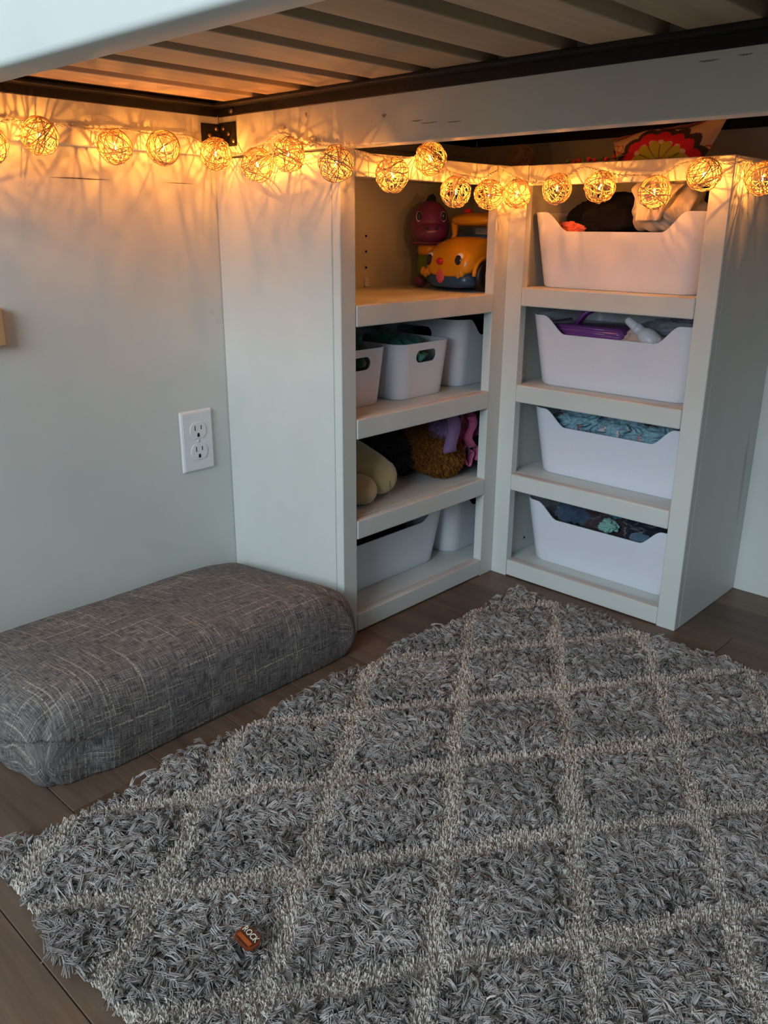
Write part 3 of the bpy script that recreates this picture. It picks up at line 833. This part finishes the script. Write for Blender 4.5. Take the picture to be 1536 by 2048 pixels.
for sx in (-.048, .058):
    for s in (-1, 1):
        wh = MB().tube([(sx, s * .044, .0295), (sx, s * .047, .0295), (sx, s * .066, .0295), (sx, s * .069, .0295)], [.024, .029, .029, .023], 28).build('wheel', M_black, car, True)
        MB().tube([(sx, s * .0688, .0295), (sx, s * .0705, .0295)], [.014, .010], 18).build('hub_cap', M_blue, wh, True)
        ar = MB()
        ar.tube([(sx + .034 * math.cos(a), s * .060, .0295 + .034 * math.sin(a)) for a in [math.pi * i / 14 for i in range(15)]], .0042, 8)
        ar.build('wheel_arch', M_yel, car, True)
# ---- toy dinosaur behind it
M_purp = plain('purple_plastic', (.17, .035, .16), .22, 200, .03, 0, spec=.6)
M_grn = plain('green_plastic', (.10, .20, .015), .3, 200, .03, 0)
M_horn = plain('dark_teal_plastic', (.01, .03, .04), .3, 200, .03, 0)
dn = thing('toy_dinosaur', 'purple toy dinosaur with round eyes standing behind the yellow car', 'toy dinosaur', (.025, .214, SHA[0]), math.radians(-135))
# local +x looks out of the shelf towards the room
bm = bmesh.new(); bmesh.ops.create_uvsphere(bm, u_segments=32, v_segments=20, radius=1)
for v in bm.verts:
    p = v.co; wd = 1.0 + .10 * (p.z < 0) * (-p.z)
    v.co = Vector((p.x * .040 * (1 + .22 * max(0, -p.z + .1)), p.y * .0405 * wd, p.z * (.048 if p.z > 0 else .043) + .122))
MB().bm(bm).build('head', M_purp, dn, True)
MB().sphere((.022, 0, .108), (.031, .034, .022), 24, 14).build('muzzle', M_purp, dn, True)
MB().tube([(.020 * math.cos(a) + .012, .036 * math.sin(a), .088) for a in [-1.5 + 3.0 * i / 16 for i in range(17)]], .0028, 8).build('jaw', M_purp, dn, True)
for s in (-1, 1):
    e_ = MB().sphere((.029, s * .0245, .138), (.006, .0066, .0105), 18, 12).build('eye', M_eyew, dn, True)
    MB().sphere((.0335, s * .0245, .139), (.0032, .0052, .0085), 16, 10).build('pupil', M_eyeb, e_, True)
    MB().sphere((.0515, s * .010, .116), (.0018, .003, .0022), 10, 6).build('nostril', M_horn, dn, True)
MB().tube([(0, 0, .160), (-.002, .002, .168), (-.003, .004, .177), (-.004, .005, .182)], [.013, .011, .008, .002], 14).build('horn', M_horn, dn, True)
MB().tube([(0, 0, .064), (0, 0, .068), (0, 0, .080), (0, 0, .085)], [.022, .024, .024, .02], 24).build('collar', M_yel, dn, True)
MB().tube([(-.002, 0, .02), (0, 0, .035), (0, 0, .055), (0, 0, .068)], [.026, .026, .024, .021], 24).build('body', M_grn, dn, True)
for s in (-1, 1):
    MB().sphere((.008, s * .018, .012), (.022, .014, .012), 18, 10).build('foot', M_purp, dn, True)

# =================================================================== THINGS ON TOP OF THE BOOKCASES
# flowered pouch
def pouch_print(p):
    y, z = p[0], p[1]                       # y: -.095...095 (right -> left), z: 0...06
    cx, cz = -.004, -.004
    dx, dz = y - cx, (z - cz) * 1.25
    r = math.hypot(dx, dz); a = math.atan2(dz, dx)
    sc = lambda n, k_: 1 + k_ * abs(math.sin(n * a)) 
    if r < .012: return (.30, .04, .10)
    if r < .040 * sc(6, .22):
        return (.06, .07, .02) if abs(math.sin(6 * a)) < .16 else (.42, .42, .05)
    if r < .046 * sc(9, .10): return (.62, .48, .33) if abs(math.sin(9 * a)) > .55 else (.55, .02, .05)
    if r < .062 * sc(7, .12): return (.55, .02, .05)
    if r < .072 * sc(7, .14): return (.045, .035, .03)
    for qx, qz in ((.075, .03), (.083, .016), (.070, .012), (.087, .033), (-.080, .012)):
        d = math.hypot(y - qx, z - qz)
        if d < .0065: return (.62, .50, .36)
        if d < .0085: return (.50, .06, .04)
    return (.50, .38, .27)
pc = thing('flowered_pouch', 'flower-patterned red and yellow fabric pouch on top of the right bookcase', 'pouch', (.055, -.258, H))
def pouch_side(sgn, nu=120, nv=48):
    vs = []; uv = []; fs = []
    for j in range(nv + 1):
        for i in range(nu + 1):
            u = i / nu * 2 - 1; v = j / nv
            hw = .076 + .024 * v
            edge = (1 - abs(u) ** 4) * (math.sin(math.pi * min(1, v * .93 + .035)) ** .6)
            yy = u * hw; zz = v * (.050 + .010 * u * -1 * v) + .004 * math.sin(5 * u) * v
            vs.append((sgn * -.020 * edge + .022 * v + .0022 * mnoise.noise(Vector((u * 4, v * 3, sgn))), -yy * -1, zz)); uv.append((yy, v * .056))
    for j in range(nv):
        for i in range(nu):
            a = j * (nu + 1) + i; fs.append((a, a + 1, a + nu + 2, a + nu + 1))
    return MB().add(vs, fs), uv
mb, uv = pouch_side(1); o = mb.build('front_cloth', M_print, pc, True); set_print(o, pouch_print, uv)
mb, uv = pouch_side(-1); o = mb.build('back_cloth', cloth_mat('pouch_brown', (.10, .055, .035)), pc, True)
MB().tube([(.0235 + .0005 * math.sin(i), -.1 + .2 * i / 30, .0508 - .010 * (i / 15 - 1) + .0006 * math.sin(i * 1.7)) for i in range(31)], .0022, 6).build('zip_edge', cloth_mat('pouch_trim', (.22, .05, .06)), pc, True)
MB().tube([(.040, .088, .030), (.050, .104, .036), (.052, .108, .024), (.046, .100, .012)], .006, 8).build('strap', cloth_mat('pouch_strap', (.08, .05, .03)), pc, True)
# small red berry sprig
sp = thing('berry_sprig', 'tiny red and green berry sprig on top of the right bookcase', 'sprig', (.03, -.14, H))
MB().tube([(0, .045, .0025), (.002, .02, .006), (0, -.01, .004), (.002, -.045, .006), (0, -.066, .011)], .0012, 6).build('stem', M_grn, sp, True)
for q in range(9):
    MB().sphere((random.uniform(-.006, .006), .04 - q * .011, random.uniform(.004, .009)), .0038, 10, 7).build('berry', M_red if q % 3 else M_grn, sp, True)

# =================================================================== STRING LIGHTS
def rattan_mat():
    m, N, L, b = mat_new('rattan', .7, (.72, .50, .27), .2)
    f = noise_node(N, L, 300, 3, mapping(N, L))
    L.new(ramp(N, L, f, [(.3, (.58, .40, .22)), (.7, (.76, .57, .34))]), b.inputs['Base Color'])
    return m
M_rattan = rattan_mat()
me_, N_, L_, bb = mat_new('bulb_glow', .3, (1, .8, .5))
bb.inputs['Emission Color'].default_value = (1.0, .335, .05, 1)
bb.inputs['Emission Strength'].default_value = BULB_STRENGTH
M_bulb = me_
me_.cycles.emission_sampling = 'FRONT'
M_cord = plain('cord_plastic', (.72, .66, .55), .4, 200, .05, 0)
M_sock = plain('socket_plastic', (.70, .66, .58), .4, 200, .05, 0)
M_clear = plain('clear_hook', (.78, .76, .70), .15, 200, .02, 0)
RB = .0258
def ball_mesh(seed):
    rs = random.Random(seed); mb = MB()
    for q in range(25):
        nrm = Vector((rs.gauss(0, 1), rs.gauss(0, 1), rs.gauss(0, 1))).normalized()
        e1 = nrm.orthogonal().normalized(); e2 = nrm.cross(e1)
        outer = q < 14
        off = rs.uniform(-.45, .45); rad = RB * (rs.uniform(.95, 1.0) if outer else rs.uniform(.84, .94))
        rr = rad * math.sqrt(1 - off * off); w1, w2, p1, p2 = rs.uniform(.0, .0016), rs.uniform(0, .0010), rs.uniform(0, 6.28), rs.uniform(0, 6.28)
        pts = []
        for i in range(34):
            a = 2 * math.pi * i / 34
            p = nrm * (off * rad + w1 * math.sin(2 * a + p1) * 1.6) + (e1 * math.cos(a) + e2 * math.sin(a)) * rr
            pts.append(p.normalized() * (rad + w2 * math.sin(3 * a + p2)))
        mb.tube(pts, rs.uniform(.00055, .00078), 4, True)
    me = mb.mesh('wicker_shell', True); me.materials.append(M_rattan); return me
shells = [ball_mesh(s) for s in (3, 14, 25, 36, 47)]
bulb_me = MB().tube([(0, 0, -.0040), (0, 0, -.0034), (0, 0, -.002), (0, 0, .001), (0, 0, .004)], [.0003, .0007, .0009, .0008, .0005], 8).mesh('bulb', True); bulb_me.materials.append(M_bulb)
sock_me = MB().tube([(0, 0, .0035), (0, 0, .008), (0, 0, .0155), (0, 0, .019)], [.0022, .0034, .0034, .002], 10).mesh('socket', True); sock_me.materials.append(M_sock)
BALLS = [  # position, label
 ((-.8364, .2577, .7933), 'glowing wicker ball light cut off by the left edge of the photo'),
 ((-.7637, .2577, .8084), 'leftmost whole glowing wicker ball light on the outlet wall'),
 ((-.6489, .2577, .8025), 'second whole glowing wicker ball light from the left on the outlet wall'),
 ((-.5657, .2577, .8058), 'third whole glowing wicker ball light from the left, near the black bracket'),
 ((-.4680, .2570, .8032), 'glowing wicker ball light hanging over the black corner bracket'),
 ((-.4649, .1538, .7824), 'glowing wicker ball light just right of the wall corner'),
 ((-.4649, .0789, .7939), 'glowing wicker ball light under the clear hook on the painted rail'),
 ((-.4649, -.0243, .7764), 'glowing wicker ball light at the front edge of the left bookcase side'),
 ((-.3521, -.0300, .7666), 'leftmost glowing wicker ball light on the front of the left bookcase'),
 ((-.2639, -.0300, .7948), 'highest glowing wicker ball light above the left bookcase top'),
 ((-.1983, -.0300, .7473), 'glowing wicker ball light hanging above the yellow toy car'),
 ((-.1057, -.0300, .7461), 'left one of the two touching glowing wicker balls in the bookcase corner'),
 ((-.0300, -.0360, .7492), 'right one of the two touching glowing wicker balls in the bookcase corner'),
 ((-.0300, -.1183, .7555), 'glowing wicker ball light above the coral cloth of the top right bin'),
 ((-.0300, -.2010, .7566), 'glowing wicker ball light before the middle of the top right bin'),
 ((-.0300, -.2987, .7461), 'glowing wicker ball light in front of the cream cloth'),
 ((-.0300, -.3759, .7707), 'glowing wicker ball light at the right front post of the right bookcase'),
 ((.0364, -.4394, .7651), 'rightmost glowing wicker ball light, on the side of the right bookcase'),
]
rs = random.Random(5)
for k_, (p, lab) in enumerate(BALLS):
    t = thing('wicker_ball_light', lab, 'light', p, rot=(0, 0, 0), group='glowing wicker balls of the string lights')
    sh = obj('wicker_shell', shells[k_ % 5], None, t); sh.rotation_euler = (rs.uniform(0, 6), rs.uniform(0, 6), rs.uniform(0, 6))
    tilt = (rs.uniform(-.5, .5), rs.uniform(-.5, .5), 0)
    bo = obj('bulb', bulb_me, None, t); so = obj('socket', sock_me, None, t)
    bo.rotation_euler = tilt; so.rotation_euler = tilt
ul = thing('unlit_wicker_ball', 'unlit dark wicker ball resting on top of the bookcases in the corner', 'light', (.16, .09, H + RB + .0005))
sh = obj('wicker_shell', shells[2], None, ul)
sh2 = obj('socket', sock_me, None, ul)

CORD = [(-0.8281, 0.2797, 0.8155), (-0.8069, 0.2797, 0.8228), (-0.7954, 0.2797, 0.8269), (-0.7646, 0.2797, 0.8263), (-0.7267, 0.2797, 0.8255), (-0.7007, 0.2797, 0.8276), (-0.6729, 0.2797, 0.8252), (-0.6167, 0.2797, 0.8295), (-0.5973, 0.2797, 0.8275), (-0.5721, 0.2797, 0.8266), (-0.5201, 0.2797, 0.8283), (-0.4955, 0.2797, 0.8271), (-0.4757, 0.2797, 0.8203), (-0.4575, 0.2757, 0.8124), (-0.4429, 0.2629, 0.8064), (-0.4429, 0.2308, 0.8025), (-0.4429, 0.203, 0.8056), (-0.4429, 0.1833, 0.8105), (-0.4429, 0.1655, 0.8132), (-0.4429, 0.1465, 0.8208), (-0.4429, 0.128, 0.8268), (-0.4429, 0.1055, 0.8254), (-0.4429, 0.0817, 0.8142), (-0.4429, 0.0637, 0.8083), (-0.4429, 0.0491, 0.8103), (-0.4429, 0.0294, 0.8051), (-0.4429, -0.0016, 0.8014), (-0.4400, -0.0123, 0.799), (-0.4083, -0.010, 0.7975), (-0.3915, -0.008, 0.7965), (-0.3623, -0.008, 0.7937), (-0.323, -0.008, 0.7917), (-0.2701, -0.008, 0.7969), (-0.233, -0.008, 0.7938), (-0.2018, -0.008, 0.7833), (-0.1792, -0.008, 0.7781), (-0.1396, -0.008, 0.7744), (-0.1028, -0.008, 0.7727), (-0.0884, -0.008, 0.7742), (-0.07, -0.008, 0.7823), (-0.0452, -0.008, 0.7892), (-0.0228, -0.010, 0.7835), (-0.009, -0.0203, 0.7764), (-0.008, -0.0482, 0.7688), (-0.008, -0.0725, 0.7673), (-0.008, -0.1111, 0.7719), (-0.008, -0.1286, 0.7769), (-0.008, -0.151, 0.7889), (-0.008, -0.1742, 0.7864), (-0.008, -0.2143, 0.7764), (-0.008, -0.2462, 0.7738), (-0.008, -0.2831, 0.7719), (-0.008, -0.3008, 0.7728), (-0.008, -0.3171, 0.7832), (-0.008, -0.3359, 0.7897), (-0.008, -0.3656, 0.7884), (-0.008, -0.3917, 0.7852), (-0.010, -0.4069, 0.7853), (-0.0064, -0.4174, 0.7863), (0.0161, -0.4174, 0.7882), (0.0689, -0.4174, 0.7867), (0.1109, -0.4174, 0.7874), (0.164, -0.4174, 0.7879)]
def spline(P, n):
    P = [Vector(p) for p in P]; out = []
    for i in range(len(P) - 1):
        p0, p1, p2, p3 = P[max(i - 1, 0)], P[i], P[i + 1], P[min(i + 2, len(P) - 1)]
        m = max(2, int((p2 - p1).length / n))
        for k_ in range(m):
            f = k_ / m
            out.append(.5 * ((2 * p1) + (p2 - p0) * f + (2 * p0 - 5 * p1 + 4 * p2 - p3) * f * f + (3 * p1 - p0 - 3 * p2 + p3) * f ** 3))
    out.append(P[-1]); return out
path = spline(CORD, .0022)
sl = thing('string_light_cord', 'thin twisted pale cord linking the wicker ball lights', 'cord', CORD[0])
b0 = Vector(CORD[0])
for q in range(2):
    pts = []; s = 0
    for i, p in enumerate(path):
        if i: s += (p - path[i - 1]).length
        t = (path[min(i + 1, len(path) - 1)] - path[max(i - 1, 0)]).normalized()
        e1 = Vector((0, 0, 1)) - t * t.z; e1.normalize(); e2 = t.cross(e1); a = s / .014 * 2 * math.pi + math.pi * q
        pts.append(p + (e1 * math.cos(a) + e2 * math.sin(a)) * .0012 - b0)
    MB().tube(pts, .00095, 5).build('wire', M_cord, sl, True)
mb = MB()
dropped = MB()
for p, _l in BALLS:                                   # short drop from the cord to each socket
    c = Vector(p); q = min(path, key=lambda v: (v - c).length)
    dropped.tube([q - b0, (q + c) / 2 - b0 + Vector((0, 0, .004)), c + Vector((0, 0, .018)) - b0], .0009, 5)
dropped.build('drop_wire', M_cord, sl, True)
for k_, (c, lab) in enumerate((((-WA, .1265, .8316), 'clear adhesive hook high on the painted rail'), ((-WA, .0557, .8119), 'clear adhesive hook low on the painted rail'))):
    hk = thing('clear_hook', lab, 'hook', c, group='clear hooks on the rail')
    MB().box((-.0018, -.006, -.008), (-.0003, .006, .007), .0007, 2).build('hook_base', M_clear, hk)
    MB().tube([(-.0015, 0, -.004), (-.006, 0, -.007), (-.009, 0, -.005), (-.009, 0, .0)], .0011, 8).build('hook_arm', M_clear, hk, True)

# =================================================================== FLOOR CUSHION
def cushion():
    nu, nv = 150, 100
    a, b = .290, .181; cx, cy = -.731, .125
    zm = .040
    def prof(s): return (1 - abs(s) ** 9) ** .36
    su = np.sin(np.linspace(-1, 1, nu + 1) * np.pi / 2); sv = np.sin(np.linspace(-1, 1, nv + 1) * np.pi / 2)
    def P(s, t, top):
        q_ = max(abs(s), abs(t)) / max(1e-6, (abs(s) ** 14 + abs(t) ** 14) ** (1 / 14))
        s0, t0 = s, t; s, t = s * q_, t * q_
        X = a * s * (1 - .020 * (1 - t * t)); Y = b * t * (1 - .030 * (1 - s * s))
        k_ = prof(s0) * prof(t0)
        if top:
            hh = .070 - .022 * t + .012 * (1 - s * s) * (1 - t * t) - .001 * s
            z = zm + hh * k_
            z += .0035 * mnoise.noise(Vector((X * 9, Y * 9, 1.3))) * k_ + .0015 * mnoise.noise(Vector((X * 26, Y * 26, 4)))
        else:
            z = zm - (zm - .0005) * min(1, k_ * 1.8)
        # loose pinched corner at the near-left end: tuck the cloth below a curved crease
        dx, dy = (X + a), (Y + b)
        if dx < .12 and dy < .12 and z < .096:
            crease = .060 + .022 * math.sin(min(1, max(0, (dx - dy + .08) / .16)) * math.pi)
            if z < crease:
                f = sstep((.12 - max(dx, dy)) / .06) * sstep((crease - z) / .004) * .016
                n_ = Vector((1, 1, 0)).normalized(); X += n_.x * f; Y += n_.y * f
        if s0 > .8 and t0 < -.8:                     # pinched seam ear at the near right corner
            pin = sstep((s0 - .8) / .2) * sstep((-t0 - .8) / .2); X -= .004 * pin; Y -= .006 * pin
        wr = .0022 * mnoise.noise(Vector((X * 14, Y * 14, z * 30 + 7)))
        if abs(s) > .93 or abs(t) > .93: X += wr; Y += wr
        return Vector((cx + X, cy + Y, max(z, .0004)))
    vs = []; fs = []; uvs = []
    for top in (True, False):
        G = [[P(s, t, top) for s in su] for t in sv]
        U = np.zeros((nv + 1, nu + 1)); Vv = np.zeros((nv + 1, nu + 1))
        for j in range(nv + 1):
            for i in range(1, nu + 1): U[j, i] = U[j, i - 1] + (G[j][i] - G[j][i - 1]).length
            U[j] -= U[j, nu // 2]
        for i in range(nu + 1):
            for j in range(1, nv + 1): Vv[j, i] = Vv[j - 1, i] + (G[j][i] - G[j - 1][i]).length
            Vv[:, i] -= Vv[nv // 2, i]
        o = len(vs)
        for j in range(nv + 1):
            for i in range(nu + 1): vs.append(G[j][i]); uvs.append((U[j, i], Vv[j, i]))
        for j in range(nv):
            for i in range(nu):
                q = o + j * (nu + 1) + i
                f = (q, q + 1, q + nu + 2, q + nu + 1); fs.append(f if top else f[::-1])
    return vs, fs, uvs
cv, cf, cuv = cushion()
def tweed():
    m, N, L, b = mat_new('grey_tweed', .95, (.1, .1, .11), .1)
    def n(sx, sy, scale, det=2, loc=(0, 0, 0)):
        return noise_node(N, L, scale, det, mapping(N, L, (sx, sy, 1), 'UV', loc), .5)
    warp = n(1, .05, 950, 2); weft = n(.05, 1, 950, 2, (3, 5, 0))
    weave = math_n(N, L, 'ADD', math_n(N, L, 'MULTIPLY', warp, .5), math_n(N, L, 'MULTIPLY', weft, .5))
    tone = n(1, 1, 9, 3)
    c = ramp(N, L, weave, [(.36, (.048, .044, .048)), (.48, (.135, .124, .120)), (.60, (.32, .295, .27))])
    s1 = ramp(N, L, n(1, .018, 260, 2, (1, 2, 0)), [(.62, (0, 0, 0)), (.66, (1, 1, 1))])
    s2 = ramp(N, L, n(.018, 1, 260, 2, (7, 4, 0)), [(.63, (0, 0, 0)), (.67, (1, 1, 1))])
    d1 = math_n(N, L, 'GREATER_THAN', n(.3, 1, 520, 1, (2, 9, 0)), .47); d2 = math_n(N, L, 'GREATER_THAN', n(1, .3, 520, 1, (5, 1, 0)), .47)
    sl_ = math_n(N, L, 'MAXIMUM', math_n(N, L, 'MULTIPLY', s1, d1), math_n(N, L, 'MULTIPLY', s2, d2))
    c = mixc(N, L, math_n(N, L, 'MULTIPLY', sl_, .85), c, (.52, .47, .38))
    c = mixc(N, L, 1.0, c, ramp(N, L, tone, [(.3, (.85, .85, .88)), (.7, (1.12, 1.10, 1.06))]), 'MULTIPLY')
    L.new(c, b.inputs['Base Color'])
    bump(N, L, b, math_n(N, L, 'ADD', weave, math_n(N, L, 'MULTIPLY', sl_, .3)), .6, .0012)
    return m
cb0 = Vector((-.722, .132, 0))
me = MB().add([v - cb0 for v in cv], cf).mesh('cushion_cover', True)
uvl = me.uv_layers.new(name='UVMap')
for lp_ in me.loops: uvl.data[lp_.index].uv = cuv[lp_.vertex_index]
cu = thing('floor_cushion', 'large grey tweed floor cushion against the wall below the socket', 'cushion', cb0)
bmm = bmesh.new(); bmm.from_mesh(me); bmesh.ops.remove_doubles(bmm, verts=bmm.verts, dist=.0002); bmm.to_mesh(me); bmm.free()
M_tweed = tweed()
cov = obj('cover', me, M_tweed, cu)
# =================================================================== RUG
RUGX0, RUGX1, RUGY0, RUGY1 = -1.098, -.062, -1.78, -.108
rug = thing('shag_rug', 'grey shag rug with a cream diamond lattice on the wooden floor', 'rug', (-.58, -.94, 0))
rb = Vector((-.58, -.94, 0))
mb = MB().box((RUGX0, RUGY0, .0006), (RUGX1, RUGY1, .006), .002); mb.v = [tuple(Vector(v) - rb) for v in mb.v]
mb.build('backing', plain('rug_backing', (.44, .405, .36), .95, 300, .2, .3), rug)
def lattice(x, y):
    a = (x + .203) / .1325; b = (y + .1035) / -.0925
    wob = .035 * np.sin(x * 47 + y * 31) + .03 * np.sin(y * 83 - x * 23)
    d1 = np.abs(((a - b + wob) / 2 + .5) % 1 - .5) * 2; d2 = np.abs(((a + b + wob) / 2 + .5) % 1 - .5) * 2
    m = 1 / math.sqrt(.1325 ** -2 + .0925 ** -2)
    return np.minimum(d1, d2) * m                       # distance to the nearest cream line
def jgrid(x0, x1, y0, y1, sp, rng):
    gx, gy = np.meshgrid(np.arange(x0, x1, sp), np.arange(y0, y1, sp)); n = gx.size
    return gx.ravel() + rng.uniform(-.5, .5, n) * sp, gy.ravel() + rng.uniform(-.5, .5, n) * sp
def near(x, y):   # nearer part of the rug, in and just around the view
    return (y > -.345 - (x + 1.18) * 1.06 - .14) & (y > -.95)
rng = np.random.default_rng(21)
def flow(x, y):
    return (1.9 * np.sin(x * 9.1 + 1.3) + 1.7 * np.sin(y * 11.3 + x * 4.2 + .6) + 1.3 * np.sin(x * 23 - y * 17) + .9 * np.sin(y * 37 + x * 13 + 2))
def locks(x, y, per, L0, L1, h0, h1, spread, r0, curl, seed, tone0=0., edge=True, tight=.5, nseg=3):
    g = np.random.default_rng(seed); n = len(x)
    ang = flow(x, y) + g.normal(0, .9, n)
    Ln = g.uniform(L0, L1, n); Hh = g.uniform(h0, h1, n); sh_ = np.clip((lattice(x, y) - LW) / .02, .35 if L1 > .012 else 1, 1); Ln *= sh_; Hh *= .6 + .4 * sh_; tone = np.clip(g.normal(.5, .2, n) + .18 * np.sin(x * 31 + y * 19) + tone0, 0, 1); cur = g.uniform(.3, 1, n) * curl
    idx = np.repeat(np.arange(n), per); m = n * per
    ox, oy = g.normal(0, spread, m), g.normal(0, spread, m)
    a = ang[idx] + g.normal(0, .11, m)
    T = np.stack([np.cos(a), np.sin(a), np.zeros(m)], 1)
    T[:, 0] -= ox / spread * .12 * tight; T[:, 1] -= oy / spread * .12 * tight
    T /= np.linalg.norm(T, axis=1)[:, None]
    P = np.stack([x[idx] + ox, y[idx] + oy, np.full(m, .005)], 1) - np.array(rb)[None]
    Nn = np.tile(np.array([[0., 0, 1]]), (m, 1))
    return strand_mesh(P, T, Nn, Ln[idx] * g.uniform(.85, 1.1, m), Hh[idx] * g.uniform(.8, 1.1, m), cur[idx], r0, r0 * .55, nseg, g, .82, np.clip(tone[idx] + g.normal(0, .1, m), 0, 1), 2.4, g.uniform(0, 6.28, n)[idx] + g.normal(0, .25, m))
LW = .0125
xs, ys = jgrid(RUGX0, RUGX1, -1.0, RUGY1, .0060, rng); d = lattice(xs, ys); kk = near(xs, ys)
gk = kk & (d > LW)
M_grey = fur_mat('grey_pile', (.275, .258, .242), (.61, .575, .54))
o = obj('grey_pile', locks(xs[gk], ys[gk], 6, .014, .026, .008, .016, .0014, .00092, .010, 31), M_grey, rug); o['kind'] = 'stuff'
xs, ys = jgrid(RUGX0, RUGX1, -1.0, RUGY1, .0042, rng); d = lattice(xs, ys); kk = near(xs, ys)
ck = kk & (d <= LW + .002)
M_creamp = fur_mat('cream_pile', (.66, .60, .53), (.90, .83, .74))
o = obj('cream_pile', locks(xs[ck], ys[ck], 3, .002, .0060, .006, .0095, .0012, .0009, .0015, 33, nseg=2), M_creamp, rug); o['kind'] = 'stuff'
xs, ys = jgrid(RUGX0, RUGX1, RUGY0, RUGY1, .017, rng); d = lattice(xs, ys); kk = ~near(xs, ys)
o = obj('grey_pile', locks(xs[kk & (d > LW)], ys[kk & (d > LW)], 5, .02, .034, .010, .020, .003, .0022, .006, 35), M_grey, rug); o['kind'] = 'stuff'
o = obj('cream_pile', locks(xs[kk & (d <= LW)], ys[kk & (d <= LW)], 5, .008, .016, .006, .011, .003, .0022, .003, 37), M_creamp, rug); o['kind'] = 'stuff'

# ---- little things on the rug
rk = thing('rock_badge', 'tiny brown-red badge reading ROCK lying on the rug', 'badge', (-.976, -.4235, .026), rot=(.12, -.05, math.radians(-96)))
M_badge = plain('badge_brown', (.16, .035, .012), .4, 200, .3, 0)
out = [(-.015, -.005), (-.010, -.010), (.010, -.010), (.015, -.005), (.015, .004), (.009, .009), (-.009, .009), (-.015, .004)]
MB().prism(out, 2, 0, .0022).build('plate', M_badge, rk)
MB().prism([(x * .82, y * .8) for x, y in out], 2, .0022, .0027).build('dark_face', plain('badge_dark', (.045, .012, .008), .4, 200, .3, 0), rk)
fc = bpy.data.curves.new('txt', 'FONT'); fc.body = 'ROCK'; fc.size = .0088; fc.align_x = 'CENTER'; fc.extrude = .0003
fo = bpy.data.objects.new('txt', fc); COL.objects.link(fo)
dg = bpy.context.evaluated_depsgraph_get(); dg.update()
tm = bpy.data.meshes.new_from_object(fo.evaluated_get(dg)); bpy.data.objects.remove(fo)
tm.materials.clear()
to = obj('lettering', tm, plain('badge_letters', (.75, .72, .60), .5, 100, .03, 0), rk); to.location = (0, .0005, .0031)
MB().box((-.011, -.0062, .0027), (.011, -.002, .0031)).build('stripe', plain('badge_orange', (.40, .08, .01), .4), rk)
ln = MB().tube([(0, 0, 0), (.004, .001, .0012), (.008, .0005, .0015), (.0115, .002, .0005)], [.0006, .001, .0011, .0005], 6).build('lint_scrap', plain('lint', (.75, .74, .70), .8), None, True)
ln.location = (-.868, -.634, .0245); ln.rotation_euler = (0, 0, -.6)
tag(ln, 'tiny white scrap of lint on the rug near the bottom', 'lint')
